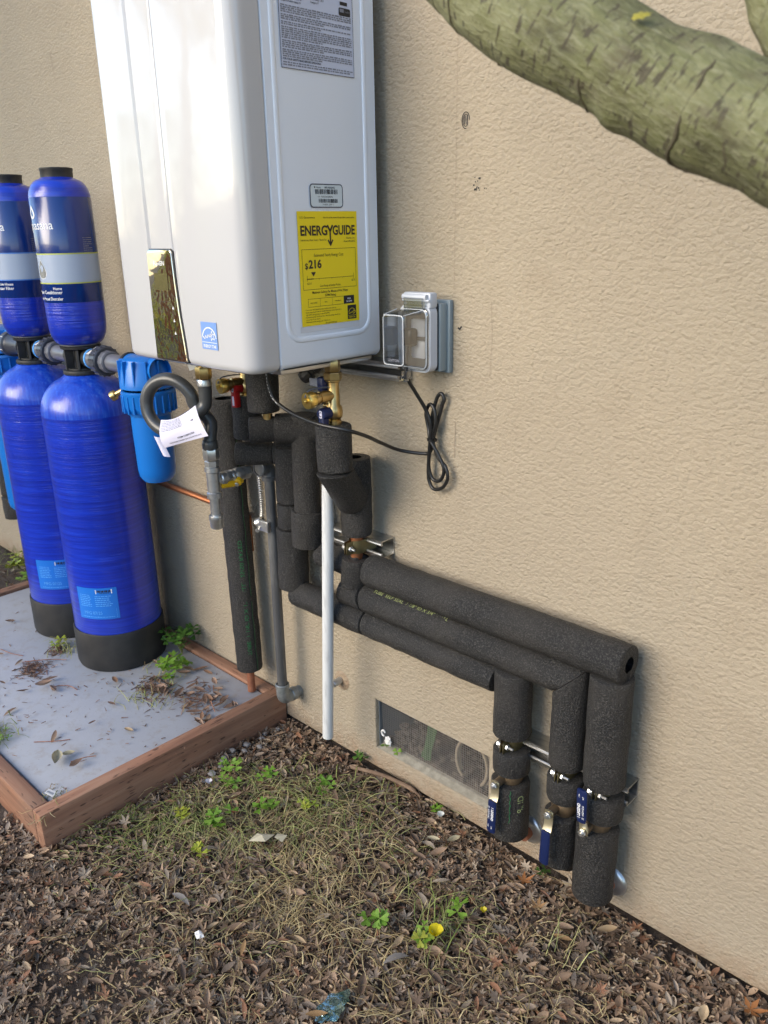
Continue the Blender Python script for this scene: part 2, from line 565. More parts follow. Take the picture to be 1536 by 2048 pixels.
def ring2d(outer, inner):
    n = len(outer)
    return list(outer) + list(inner), [(i, (i + 1) % n, n + (i + 1) % n, n + i) for i in range(n)]

def line2d(pts, w):
    V, F = [], []
    for (x0, y0), (x1, y1) in zip(pts, pts[1:]):
        dx, dy = x1 - x0, y1 - y0
        l = math.hypot(dx, dy) or 1
        ox, oy = -dy / l * w / 2, dx / l * w / 2
        n = len(V)
        V += [(x0 - ox, y0 - oy), (x1 - ox, y1 - oy), (x1 + ox, y1 + oy), (x0 + ox, y0 + oy)]
        F.append((n, n + 1, n + 2, n + 3))
    return V, F

def text2d(s, size, x=0, y=0, align='LEFT', bold=0., xs=1.):
    cu = bpy.data.curves.new('lettering', 'FONT')
    cu.body = s
    cu.size = size
    cu.align_x = align
    cu.offset = bold * size
    cu.resolution_u = 3
    o = bpy.data.objects.new('lettering', cu)
    me = bpy.data.meshes.new_from_object(o)
    V = [(x + v.co.x * xs, y + v.co.y) for v in me.vertices]
    F = [tuple(p.vertices) for p in me.polygons]
    bpy.data.objects.remove(o); bpy.data.meshes.remove(me); bpy.data.curves.remove(cu)
    return V, F

def fit2d(g, x0, x1):
    xs_ = [p[0] for p in g[0]]
    lo, hi = min(xs_), max(xs_)
    return [(x0 + (x - lo) * (x1 - x0) / (hi - lo), y) for x, y in g[0]], g[1]

def micro2d(x0, x1, y, h, seed=0, fill=1.0):
    """a line of print too small to read: word-length dashes"""
    q = random.Random(seed)
    x, out = x0, []
    while x < x0 + (x1 - x0) * fill:
        l = h * q.uniform(1.0, 4.2)
        out.append((x, y, min(x + l, x1), y + h * q.uniform(.75, 1)))
        x += l + h * .7
    return flat2d(out)

def put(g, fn): return [tuple(fn(*v)) for v in g[0]], g[1]

def on_side(x, y0, z0): return lambda u, v: (x, y0 + u, z0 + v)          # sheet facing +x
def on_front(y, x0, z0): return lambda u, v: (x0 + u, y, z0 + v)         # sheet facing -y
def on_cyl(cx, cy, r, a0, z0):                                            # wraps round an upright cylinder
    return lambda u, v: (cx + r * math.cos(R(a0) + u / r), cy + r * math.sin(R(a0) + u / r), z0 + v)

def cyl_patch(cx, cy, r, a0, a1, z0, z1, n=14):
    V, F = [], []
    for k in range(n + 1):
        a = R(a0 + (a1 - a0) * k / n)
        for z in (z0, z1): V.append((cx + r * math.cos(a), cy + r * math.sin(a), z))
    for k in range(n): F.append((2 * k, 2 * k + 2, 2 * k + 3, 2 * k + 1))
    return V, F

# ---------------------------------------------------------------- objects
def mesh_obj(name, g, mat, angle=35, cols=None):
    me = bpy.data.meshes.new(name)
    me.from_pydata([tuple(v) for v in g[0]], [], g[1])
    me.polygons.foreach_set('use_smooth', [True] * len(me.polygons))
    if angle is not None: me.set_sharp_from_angle(angle=R(angle))
    me.materials.append(MAT[mat] if isinstance(mat, str) else mat)
    if cols is not None:
        a = me.attributes.new('Col', 'FLOAT_COLOR', 'POINT')
        a.data.foreach_set('color', np.asarray(cols, dtype=np.float32).ravel())
    me.update()
    o = bpy.data.objects.new(name, me)
    COL.objects.link(o)
    return o

class Thing:
    def __init__(s, name, label, cat, loc, group=None):
        s.o = bpy.data.objects.new(name, None)
        s.o.empty_display_size = .05
        s.o.location = loc
        s.L = Vector(loc)
        s.o['label'] = label
        s.o['category'] = cat
        if group: s.o['group'] = group
        COL.objects.link(s.o)
    def part(s, name, g, mat, parent=None, label=None, angle=35, kind=None, cols=None):
        o = mesh_obj(name, shift(g, -s.L), mat, angle, cols)
        o.parent = parent or s.o
        if label: o['label'] = label
        if name in ('fine_print', 'plate_text', 'body_text', 'printing', 'cost_text', 'notes', 'print_marks'): kind = 'stuff'     # print too small to pick apart
        if kind: o['kind'] = kind
        return o

def single(name, label, cat, g, mat, loc=(0, 0, 0), group=None, angle=35, cols=None):
    o = mesh_obj(name, shift(g, -Vector(loc)), mat, angle, cols)
    o.location = loc
    o['label'] = label
    o['category'] = cat
    if group: o['group'] = group
    return o

def structure(name, g, mat, kind='structure', angle=35, cols=None):
    o = mesh_obj(name, g, mat, angle, cols)
    o['kind'] = kind
    return o
# ================================================================ the setting
def make_ground():
    xs = np.concatenate([[-300, -60, -20, -9, -5, -3.6], np.arange(-2.8, 1.9, .045), [2.4, 3.5, 6, 14, 50, 300]])
    ys = np.concatenate([[-300, -60, -20, -9, -4.5, -2.8, -2.0], np.arange(-1.5, .10, .045), [.3, 3, 12, 60, 300]])
    V, F = [], []
    for y in ys:
        for x in xs:
            z = -.014
            if -2.8 < x < 1.9 and -1.5 < y < .1:
                z += .010 * noise.noise((x * 4, y * 4, 0)) + .004 * noise.noise((x * 15, y * 15, 3))
            V.append((x, y, z))
    nx = len(xs)
    for j in range(len(ys) - 1):
        for i in range(nx - 1):
            F.append((j * nx + i, j * nx + i + 1, (j + 1) * nx + i + 1, (j + 1) * nx + i))
    structure('ground', (V, F), 'soil', angle=None)
make_ground()

VX0, VX1, VZ0, VZ1 = -.077, .279, .066, .209         # the crawl space vent opening
def make_wall():
    xs = [-9, VX0, VX1, 6]; zs = [.006, VZ0, VZ1, 3.1]
    bm = bmesh.new()
    vs = {}
    def vert(x, y, z):
        k = (x, y, z)
        if k not in vs: vs[k] = bm.verts.new(k)
        return vs[k]
    for y, flip in ((0., False), (.12, True)):
        for i in range(3):
            for j in range(3):
                if i == 1 and j == 1: continue
                q = [vert(xs[i], y, zs[j]), vert(xs[i + 1], y, zs[j]), vert(xs[i + 1], y, zs[j + 1]), vert(xs[i], y, zs[j + 1])]
                bm.faces.new(q[::-1] if flip else q)
    def side(a, b):
        bm.faces.new([vert(a[0], 0., a[1]), vert(a[0], .12, a[1]), vert(b[0], .12, b[1]), vert(b[0], 0., b[1])])
    for i in range(3):
        side((xs[i], zs[0]), (xs[i + 1], zs[0])); side((xs[i + 1], zs[3]), (xs[i], zs[3]))
    for j in range(3):
        side((xs[0], zs[j + 1]), (xs[0], zs[j])); side((xs[3], zs[j]), (xs[3], zs[j + 1]))
    side((VX0, VZ0), (VX0, VZ1)); side((VX0, VZ1), (VX1, VZ1)); side((VX1, VZ1), (VX1, VZ0)); side((VX1, VZ0), (VX0, VZ0))
    edge = [e for e in bm.edges if all(abs(v.co.y) < 1e-6 and abs(v.co.x) < 1 and v.co.z < .25 and v.co.z > .01 for v in e.verts)
            and not (abs(e.verts[0].co.x - e.verts[1].co.x) > .01 and abs(e.verts[0].co.z - e.verts[1].co.z) > .01)]
    low = [e for e in bm.edges if all(abs(v.co.y) < 1e-6 and v.co.z < .01 for v in e.verts)]
    bmesh.ops.recalc_face_normals(bm, faces=list(bm.faces))
    bmesh.ops.bevel(bm, geom=edge + low, offset=.005, segments=3, profile=.5, affect='EDGES')
    bm.verts.index_update()
    g = [tuple(v.co) for v in bm.verts], [tuple(v.index for v in f.verts) for f in bm.faces]
    bm.free()
    return g
W = Thing('stucco_wall', 'tan stucco house wall with a rough sprayed finish and faint pencil lines', 'wall', (0, 0, 0))
W.part('wall_surface', make_wall(), 'stucco', angle=30)
W.part('foundation', rbox(-9, VX0 - .03, .045, .115, -.3, .05, 0), 'cement_sill')
W.part('foundation', rbox(VX1 + .03, 6, .045, .115, -.3, .05, 0), 'cement_sill')
def pen(pts, w, mat='pencil', name='pencil_mark', y=-.0012):
    W.part(name, put(line2d(pts, w), on_front(y, 0, 0)), mat)
pen([(.1755, .96), (.1745, .93), (.1735, .885)], .0016)
pen([(.152, .912), (.200, .909)], .0016)
pen([(.1735, 1.75), (.171, 1.40), (.169, 1.215)], .0007)
pen([(.258, 1.20), (.262, 1.13), (.258, 1.06)], .0009)
pen([(.20, 1.052), (.255, 1.055)], .001)
pen([(-1.335, 1.83), (-1.33, 1.79), (-1.325, 1.75)], .0022)
pen([(.2, .62), (.35, .626)], .0008)
# two small ink stamps on the stucco
ang = [R(a) for a in range(0, 361, 20)]
pen([(.193 + .0085 * math.cos(a), 1.509 + .0135 * math.sin(a)) for a in ang[:15]], .0014, 'stamp_ink', 'ink_stamp')
pen([(.193 + .0058 * math.cos(a), 1.509 + .010 * math.sin(a)) for a in ang[3:17]], .0010, 'stamp_ink', 'ink_stamp')
pen([(.1915, 1.517), (.1908, 1.503)], .0018, 'stamp_ink', 'ink_stamp')
pen([(.1965, 1.518), (.1958, 1.502)], .0022, 'stamp_ink', 'ink_stamp')
q = random.Random(4)
W.part('ink_stamp', put(flat2d([(x, z, x + q.uniform(.001, .003), z + q.uniform(.001, .004)) for x, z in
     [(.219 + q.uniform(-.008, .008), 1.401 + q.uniform(-.012, .014)) for k in range(16)] + [(.236, 1.394), (.241, 1.393)]]), on_front(-.0012, 0, 0)), 'stamp_ink')
pen([(.180, 1.146), (.184, 1.143), (.189, 1.149)], .003, 'stamp_ink', 'ink_spot')
for x, z, s in ((.26, 1.32, .004), (.42, 1.31, .002), (.37, 1.27, .002), (-.5, 1.0, .003), (.33, .8, .0025), (.45, 1.18, .002)):
    pen([(x, z), (x + s, z + s * .6)], s * .8, 'pencil', 'scuff')

# ---------------------------------------------------------------- crawl space vent
V_ = Thing('crawl_vent', 'rectangular crawl space vent with wire mesh low in the wall', 'vent', (.1, .02, .14))
V_.part('sleeve_side', rbox(VX0 + .0005, VX0 + .0035, .012, .15, VZ0 + .001, VZ1 - .001, .0005, 1), 'frame_metal')
V_.part('sleeve_side', rbox(VX1 - .0035, VX1 - .0005, .012, .15, VZ0 + .001, VZ1 - .001, .0005, 1), 'frame_metal')
def sill():
    Vv, F = [], []
    n = 60
    for i in range(n + 1):
        x = VX0 + .004 + (VX1 - VX0 - .008) * i / n
        for y, z in ((.0015, .0675), (.012, .0705), (.022, .074), (.036, .075)):
            Vv.append((x, y, z + .0022 * noise.noise((x * 120, y * 200, 1))))
    for i in range(n):
        for k in range(3): F.append((i * 4 + k, i * 4 + 4 + k, i * 4 + 5 + k, i * 4 + 1 + k))
    return Vv, F
V_.part('sill', sill(), 'cement_sill', angle=None)
wires = []
x = VX0 + .008
yw = .020
while x < VX1 - .004:
    wires.append(tube([(x, yw, VZ0 + .005), (x + .0008, yw + .0006, (VZ0 + VZ1) / 2), (x, yw, VZ1 - .002)], .00036, 5)); x += .0062
z = VZ0 + .010
while z < VZ1 - .003:
    wires.append(tube([(VX0 + .004, yw + .0006, z), (.1, yw + .0004, z - .0007), (VX1 - .004, yw + .0006, z)], .00036, 5)); z += .0062
V_.part('wire_mesh', join(*wires), 'mesh_wire', kind='stuff')
cv = rbox(VX0 - .3, VX1 + .3, .121, .7, -.02, .5, 0)
cv = (cv[0], [f for f in cv[1] if sum(1 for i in f if abs(cv[0][i][1] - .121) < 1e-5) < 4])
V_.part('dark_cavity', cv, 'cavity', angle=None)
fill = []
for k in range(220):
    x = random.uniform(VX0 + .01, VX1 - .01); y = random.uniform(.03, .14)
    s = random.uniform(.003, .008)
    fill.append(rot_geo(rbox(-s, s, -s, s, -s * .6, s * .6, s * .3, 1), Matrix.Translation((x, y, .072 + y * .25 + s * .3)) @ Matrix.Rotation(random.uniform(0, 6), 4, (random.random(), random.random(), .5))))
V_.part('soil_fill', join(rbox(VX0 + .005, VX1 - .005, .026, .20, .02, .076, .004, 1), *fill), 'cavity', kind='stuff')

def loop_pts(cx, cz, rx, rz, y, a0=0, a1=360, n=26, tilt=0, dy=0):
    P = []
    for k in range(n + 1):
        a = R(a0 + (a1 - a0) * k / n)
        px, pz = rx * math.cos(a), rz * math.sin(a)
        P.append((cx + px * math.cos(R(tilt)) - pz * math.sin(R(tilt)), y + dy * k / n, cz + px * math.sin(R(tilt)) + pz * math.cos(R(tilt))))
    return P
single('cable_loop', 'tan cable coiled in a loop behind the vent mesh', 'cable',
       join(tube(loop_pts(.20, .132, .046, .062, .042, 0, 360), .0042, 8), tube(loop_pts(.203, .130, .050, .066, .052, 20, 380), .0042, 8)), 'rope_tan', (.2, .045, .08))
def rag():
    Vv, F = [], []
    for i in range(9):
        for j in range(15):
            u, v = i / 8, j / 14
            Vv.append((.050 + u * .030 + v * .022 + .003 * noise.noise((u * 5, v * 6, 2)), .030 + .004 * math.sin(u * 9 + v * 4) + v * .008, .083 + v * .112))
    for i in range(8):
        for j in range(14):
            a = i * 15 + j
            F.append((a, a + 15, a + 16, a + 1))
    return Vv, F
single('green_strip', 'strip of green netting hanging behind the vent mesh', 'netting', rag(), 'green_cloth', (.06, .032, .085), angle=None)
def crumple(c, s, seed, n=2):
    bm = bmesh.new()
    bmesh.ops.create_icosphere(bm, subdivisions=n, radius=1)
    for v in bm.verts:
        k = 1 + .55 * noise.noise(v.co * 1.9 + Vector((seed, 0, 0)))
        v.co = Vector((v.co.x * s[0] * k + c[0], v.co.y * s[1] * k + c[1], v.co.z * s[2] * k + c[2]))
    bm.verts.index_update()
    g = [tuple(v.co) for v in bm.verts], [tuple(v.index for v in f.verts) for f in bm.faces]
    bm.free()
    return g
single('paper_scrap', 'crumpled white paper scrap in the left corner of the vent', 'litter',
       join(crumple((-.047, .012, .093), (.011, .005, .013), 3, 3), tube(loop_pts(-.062, .110, .006, .008, .013, 20, 300, 12), .0026, 6)), 'white_paper', (-.05, .012, .08), angle=25)

# ---------------------------------------------------------------- small round cap on the wall, beside the drain pipe
K = Thing('wall_stub', 'small grey capped stub sealed into the wall beside the white pipe', 'pipe stub', (-.199, 0, .216))
K.part('caulk_patch', lathe([(0, .003), (.016, .003), (.024, .0022), (.027, .0002)], (-.197, 0, .216), (0, -1, 0), 22), 'stucco')
K.part('cap', join(lathe([(.0095, 0), (.0095, .028), (.0082, .030), (0, .030)], (-.199, -.001, .218), (0, -1, -.08), 18)), 'zinc')

# ---------------------------------------------------------------- grey pad in its timber frame
PX0, PX1, PY0 = -1.745, -.473, -.684
PT = .079
def padgeo():
    g = rbox(PX0 + .008, PX1 - .004, PY0 + .006, -.046, -.05, PT, .006, 2)
    return g
PD = Thing('concrete_pad', 'smooth grey pad under the blue tanks, strewn with dry debris', 'pad', (-1.1, -.36, 0))
PD.part('slab', padgeo(), 'pad')
def plank(x0, x1, y0, y1, z0, z1, ax, mat, name, label, seed):
    bm = bmesh.new()
    g = rbox(x0, x1, y0, y1, z0, z1, .004, 2)
    o = single(name, label, 'timber', g, mat, ((x0 + x1) / 2, (y0 + y1) / 2, z0), 'timber frame around the pad')
    bm.free()
    return o
plank(-.473, -.4345, -.722, -.0035, -.04, .0900, 1, 'wood_y', 'frame_plank', 'reddish timber running out from the wall along the right side of the pad', 1)
plank(-1.783, -.4755, -.722, -.6840, -.04, .0885, 0, 'wood_x', 'frame_plank', 'reddish timber along the near edge of the pad, cut off by the frame', 2)
plank(-1.783, -.4755, -.0440, -.0060, -.04, .0860, 0, 'wood_x', 'frame_plank', 'timber lying against the wall behind the blue tanks', 3)
plank(-1.783, -1.745, -.6835, -.0450, -.04, .0880, 1, 'wood_y', 'frame_plank', 'timber at the far left end of the pad beyond the tanks', 4)
def tag_card():
    return rot_geo(rbox(-.012, .012, -.008, .008, -.0004, .0004, .0002, 1), Matrix.Translation((-.492, -.668, .094)) @ Matrix.Rotation(R(25), 4, 'Z') @ Matrix.Rotation(R(14), 4, 'Y'))
T_ = Thing('lumber_tag', 'tiny white printed tag stapled at the corner of the timber frame', 'tag', (-.492, -.668, .088))
T_.part('tag_card', tag_card(), 'white_paper')
def ontag(u, v):
    p = Matrix.Translation((-.492, -.668, .0948)) @ Matrix.Rotation(R(25), 4, 'Z') @ Matrix.Rotation(R(14), 4, 'Y') @ Vector((u, v, 0))
    return tuple(p)
T_.part('printing', put(flat2d([(-.009 + k * .0026, -.004, -.0078 + k * .0026, .002) for k in range(7)]), ontag), 'grey_ink')

# ================================================================ water heater
H = Thing('water_heater', 'white wall mounted tankless water heater with stickers on its side', 'water heater', (-.22, -.2, 1.083))
ZB, ZT = 1.083, 1.80
def extruded(profile, zb, zt, r, seg=5):
    """closed plan outline, pulled up from zb to zt with a rounded lower rim of radius r"""
    n = len(profile)
    P = [Vector((x, y)) for x, y in profile]
    N = []
    for i in range(n):
        e = (P[(i + 1) % n] - P[i - 1]).normalized()
        N.append(Vector((e.y, -e.x)))
    V, F = [], []
    rows = [(r * (1 - math.sin(math.pi / 2 * k / seg)), zb + r * (1 - math.cos(math.pi / 2 * k / seg))) for k in range(seg + 1)]
    rows += [(0, zb + (zt - zb) * t) for t in (.3, .6, .97)] + [(0, zt)]
    for off, z in rows:
        for p, m in zip(P, N):
            q_ = p - m * off
            V.append((q_.x, q_.y, z))
    for a in range(len(rows) - 1):
        for i in range(n):
            j = (i + 1) % n
            F.append((a * n + i, a * n + j, (a + 1) * n + j, (a + 1) * n + i))
    F.append(tuple(range(n))[::-1])
    F.append(tuple((len(rows) - 1) * n + i for i in range(n)))
    return V, F
def arc(cx, cy, r, a0, a1, n):
    return [(cx + r * math.cos(R(a0 + (a1 - a0) * k / n)), cy + r * math.sin(R(a0 + (a1 - a0) * k / n))) for k in range(n + 1)]
rc = .034
yf, ys = -.365, -.3005
def groove(x, w, d): return [(x - w / 2 - .002, yf), (x - w / 2, yf + d * .35), (x - w * .2, yf + d), (x + w * .2, yf + d), (x + w / 2, yf + d * .35), (x + w / 2 + .002, yf)]
cover = arc(-.44 + rc, yf + rc, rc, 180, 270, 9) + [(-.36, yf - .0015), (-.32, yf)] + groove(-.3005, .009, .0045) + [(-.29, yf), (-.26, yf - .0008), (-.232, yf)] + groove(-.2195, .004, .0025) + [(-.20, yf - .0004), (-.12, yf - .0025), (-.06, yf - .001)] + arc(-rc, yf + rc, rc, 270, 360, 9) + [(0, ys), (-.006, ys), (-.434, ys), (-.44, ys)]
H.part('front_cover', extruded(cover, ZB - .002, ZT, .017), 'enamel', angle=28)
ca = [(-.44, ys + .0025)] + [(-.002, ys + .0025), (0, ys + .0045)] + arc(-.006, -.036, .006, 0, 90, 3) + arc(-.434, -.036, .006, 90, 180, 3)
H.part('side_casing', extruded(ca, ZB, ZT - .002, .013), 'enamel_skylit', angle=28)
bead = [(0, -.275, ZT - .01), (0, -.275, 1.165)] + [(0, -.275 + .03 * (1 - math.cos(a)), 1.165 - .03 * math.sin(a)) for a in (R(22), R(45), R(68), R(90))] + [(0, -.092, 1.135)] + [(0, -.092 + .03 * math.sin(a), 1.135 + .03 * (1 - math.cos(a))) for a in (R(22), R(45), R(68), R(90))] + [(0, -.062, ZT - .01)]
H.part('raised_border', tube(bead, .0055, 10, flat=.42, up=(1, 0, 0)), 'enamel_skylit', angle=60)
H.part('base_plate', rbox(-.425, -.012, -.29, -.045, ZB - .010, ZB + .002, .003), 'silver_sheet')
for x, y in ((-.30, -.285), (-.16, -.285), (-.06, -.27)):
    H.part('screw', lathe([(.0045, 0), (.0045, -.003), (.003, -.0045), (0, -.005)], (x, y, ZB - .010), (0, 0, 1), 12), 'steel')

# control panel: a smoked mirror strip set in the groove between the two ridges
def panel_outline(grow=0., zt=1.300, zb=1.090):
    g_ = grow
    return [(-.3085 - g_, zb - g_), (-.2005 + g_, zb - g_), (-.2035 + g_, zb + .03), (-.212 + g_, zb + .09), (-.217 + g_, zb + .15), (-.2195 + g_, zt - .006), (-.224, zt + g_), (-.300, zt + g_), (-.306 - g_, zt - .006), (-.307 - g_, zb + .12), (-.3085 - g_, zb + .03)]
def slab2d(poly, y0, y1, inset=.0012):
    n = len(poly)
    c = (sum(p[0] for p in poly) / n, sum(p[1] for p in poly) / n)
    V = [(x, y1, z) for x, z in poly] + [(x, y0 + .001, z) for x, z in poly]
    V += [(x + (c[0] - x) * .02, y0, z + (c[1] - z) * .012) for x, z in poly]
    F = []
    for k in (0, 1):
        for i in range(n):
            j = (i + 1) % n
            F.append((k * n + i, k * n + j, (k + 1) * n + j, (k + 1) * n + i))
    F.append(tuple(2 * n + i for i in range(n)))
    return V, F
cp = H.part('control_panel', slab2d(panel_outline(), -.3705, -.355), 'mirror_panel', label='smoked mirror control panel')
H.part('panel_rim', slab2d([(x, z) for x, z in panel_outline(.002)], -.3680, -.354), 'black_plastic')
H.part('display', put(poly2d(rrect2d(.047, .032, .002, 3, -.2625, 1.2405)), on_front(-.3710, 0, 0)), 'screen_rect', cp)
H.part('button_pad', put(ring2d(rrect2d(.056, .067, .012, 6, -.257, 1.171), rrect2d(.0545, .0655, .0113, 6, -.257, 1.171)), on_front(-.3712, 0, 0)), 'dark_ink', cp)
H.part('lettering', put(text2d('NaviEN', .0125, -.2645, 1.271, 'CENTER', .004), on_front(-.3713, 0, 0)), 'white_print', cp)
for k in range(3):
    H.part('button_icon', put(poly2d([(-.232, 1.190 - k * .024), (-.2262, 1.190 - k * .024), (-.229, 1.196 - k * .024)]), on_front(-.3713, 0, 0)), 'white_print', cp)

def star_pts(cx, cy, r, n=5, k=.42, a0=90):
    return [(cx + r * (1 if i % 2 == 0 else k) * math.cos(R(a0 + i * 180 / n)), cy + r * (1 if i % 2 == 0 else k) * math.sin(R(a0 + i * 180 / n))) for i in range(2 * n)]
def star_badge(parent, fn, w, h, base, printm, part):
    """square badge: arc, handwritten word, star, and a caption strip"""
    lab = part('star_badge', put(flat2d([(0, 0, w, h)]), lambda u, v: fn(u, v, 0)), base, parent)
    s = w
    A = [(w / 2 + s * .44 * math.cos(R(a)), h * .36 + s * .44 * math.sin(R(a))) for a in range(8, 173, 8)]
    S = star_pts(w * .70, h * .50, s * .19, a0=100)
    scrawl = []
    for k in range(25):
        t = k / 24
        scrawl.append((w * (.10 + .62 * t), h * (.40 + .16 * t) + h * .055 * math.sin(t * 26)))
    pieces = [line2d(A, s * .045), line2d(S + [S[0]], s * .028), line2d(scrawl, s * .030), flat2d([(w * .04, h * .25, w * .96, h * .268)]),
              text2d('ENERGY STAR', h * .155, w / 2, h * .065, 'CENTER', .02, .74 * (w / h) * 1.12)]
    part('emblem', put(join(*pieces), lambda u, v: fn(u, v, 1)), printm, lab)
    return lab
star_badge(None, lambda u, v, k: (-.1450 + u, -.3682 - .0004 * k, 1.1215 + v), .0505, .0505, 'star_blue', 'white_print', lambda n_, g_, m_, p_=None: H.part(n_, g_, m_, p_))

# yellow energy label on the right side
EX = .0012
ew, eh = .150, .204
el = H.part('energy_label', put(flat2d([(0, 0, ew, eh)]), on_side(EX, -.242, 1.1585)), 'yellow_label', label='yellow energy label')
def elp(name, *gs, mat='dark_ink', lift=.0004): return H.part(name, put(join(*gs), on_side(EX + lift, -.242, 1.1585)), mat, el)
elp('heading', fit2d(text2d('ENERG', .0235, 0, .1625, 'LEFT', .032), .0065, .0725), fit2d(text2d('GUIDE', .0235, 0, .1625, 'LEFT', .032), .0860, .1440),
    line2d([(.0728, .1795), (.0796, .1690)], .0042), line2d([(.0864, .1795), (.0796, .1690)], .0042),
    line2d([(.0796, .1700), (.0796, .147)], .0036), poly2d([(.0722, .1525), (.0796, .1415), (.0870, .1525), (.0848, .1545), (.0796, .1475), (.0744, .1545)]))
elp('fine_print', text2d('U.S. Government', .0052, .006, .1915), text2d('Federal law prohibits removal of this label before consumer purchase.', .0046, .144, .1915, 'RIGHT', 0, .62),
    text2d('Instantaneous Water Heater - Natural Gas', .0052, .006, .1525, 'LEFT', 0, .70), text2d('Navien, Inc.', .005, .144, .1545, 'RIGHT'), text2d('Model NPE-240A2', .005, .144, .1485, 'RIGHT', 0, .8))
elp('cost_frame', flat2d([(.007, .1375, .144, .1382), (.007, .066, .144, .0667), (.007, .066, .0077, .1382), (.1433, .066, .144, .1382)]),
    flat2d([(.017, .0850, .137, .0857), (.017, .0815, .0177, .0915), (.1363, .0815, .137, .0915), (.047, .0825, .0475, .0855), (.079, .0825, .0795, .0855), (.108, .0825, .1085, .0855), (.017, .0846, .033, .0862)]),
    flat2d([(.017, .049, .108, .0496), (.017, .0345, .108, .0351), (.017, .0345, .0176, .0496), (.047, .0345, .0475, .0496), (.078, .0345, .0785, .0496)]))
elp('cost_text', text2d('Estimated Yearly Energy Cost', .0078, .074, .1245, 'CENTER', 0, .80), text2d('$', .0150, .013, .1035, 'LEFT', .02), fit2d(text2d('216', .0205, 0, .1045, 'LEFT', .035), .0225, .0545),
    poly2d([(.0275, .0975), (.0335, .0895), (.0395, .0975)]), text2d('$215', .0052, .017, .0755), text2d('$275', .0052, .131, .0765), text2d('Cost Range of Similar Models', .0056, .075, .0700, 'CENTER', 0, .8),
    text2d('Maximum Gallons Per Minute of Hot Water', .0066, .0745, .0585, 'CENTER', .01, .78), text2d('(GPM Rating)', .0062, .0745, .0520, 'CENTER', .01, .85),
    text2d('very small', .0048, .031, .0405, 'CENTER', 0, .9), text2d('low', .0048, .062, .0405, 'CENTER'), text2d('medium', .0048, .094, .0405, 'CENTER'))
elp('notes', text2d('\u2022 Your costs will depend on your utility rates and use.', .0040, .008, .0285, 'LEFT', 0, .92), text2d('\u2022 Cost range based only on models fueled by natural gas with a', .0040, .008, .0240, 'LEFT', 0, .92), text2d('high GPM rating (greater than 4.0 GPM).', .0040, .010, .0195, 'LEFT', 0, .92),
    text2d('\u2022 Estimated energy cost based on a national average natural gas', .0040, .008, .0150, 'LEFT', 0, .88), text2d('cost of $1.09 per therm.', .0040, .010, .0105, 'LEFT', 0, .92), text2d('\u2022 Estimated yearly energy use: 178 therms.', .0040, .008, .0062, 'LEFT', 0, .92), text2d('ftc.gov/energy', .0052, .074, .0012, 'CENTER'))
hb = elp('rating_box', flat2d([(.1085, .0343, .1365, .0498)]), mat='ink')
elp('rating_text', text2d('High', .0048, .1225, .0425, 'CENTER', .02), text2d('5.6 GPM', .0042, .1225, .0375, 'CENTER', .02), mat='white_print', lift=.0008)
bw, bh = .0235, .0265
H.part('badge', put(flat2d([(0, 0, bw, bh)]), on_side(EX + .0004, -.242 + .1180, 1.1585 + .0045)), 'ink', el)
A_ = [(bw / 2 + .0095 * math.cos(R(a)), .0095 + .0110 * math.sin(R(a))) for a in range(12, 170, 10)]
S_ = star_pts(.0160, .0130, .0042, a0=100)
H.part('badge', put(join(line2d(A_, .0009), line2d(S_ + [S_[0]], .0006), line2d([(.003 + .012 * k / 16, .0105 + .003 * k / 16 + .0012 * math.sin(k * 1.7)) for k in range(17)], .0008), flat2d([(.001, .0066, .0225, .0071)]), text2d('ENERGY STAR', .0034, bw / 2, .0025, 'CENTER', .02, .8)), on_side(EX + .0008, -.242 + .1180, 1.1585 + .0045)), 'yellow_label', el)
H.part('label_backing', put(flat2d([(-.004, -.011, .150, -.0005)]), on_side(EX - .0006, -.242, 1.1585)), 'white_seam')

# serial number sticker
bc = H.part('barcode_label', put(poly2d(rrect2d(.082, .041, .007, 6, 0, 0)), on_side(EX, -.1675, 1.389)), 'barcode_paper', label='barcode sticker with a dark outline')
def bcp(name, *gs, mat='ink'): return H.part(name, put(join(*gs), on_side(EX + .0004, -.1675, 1.389)), mat, bc)
bcp('outline', ring2d(rrect2d(.082, .041, .007, 6), rrect2d(.0785, .0375, .0056, 6)), mat='frame_blue_ink')
q = random.Random(9)
def bars(x0, x1, y0, y1):
    out = []; x = x0
    while x < x1:
        w_ = q.choice((.0004, .0006, .0010, .0014)); out.append((x, y0, min(x + w_, x1), y1)); x += w_ + q.choice((.0004, .0007, .0011))
    return flat2d(out)
bcp('barcode', bars(-.028, .028, .0030, .0112), bars(-.020, .027, -.0120, -.0052))
bcp('serial_text', flat2d([(-.030, .0128, -.0275, .0158)]), text2d('Model', .0042, -.025, .0128), text2d('NPE-240A2(NG)', .0044, -.005, .0128, 'LEFT', .02, .86), text2d('S/N', .0032, -.022, -.0028), text2d('7507C2512280045', .0042, -.014, -.0030, 'LEFT', 0, .9), text2d('8  46004   22987  5', .0034, .003, -.0162, 'CENTER'))

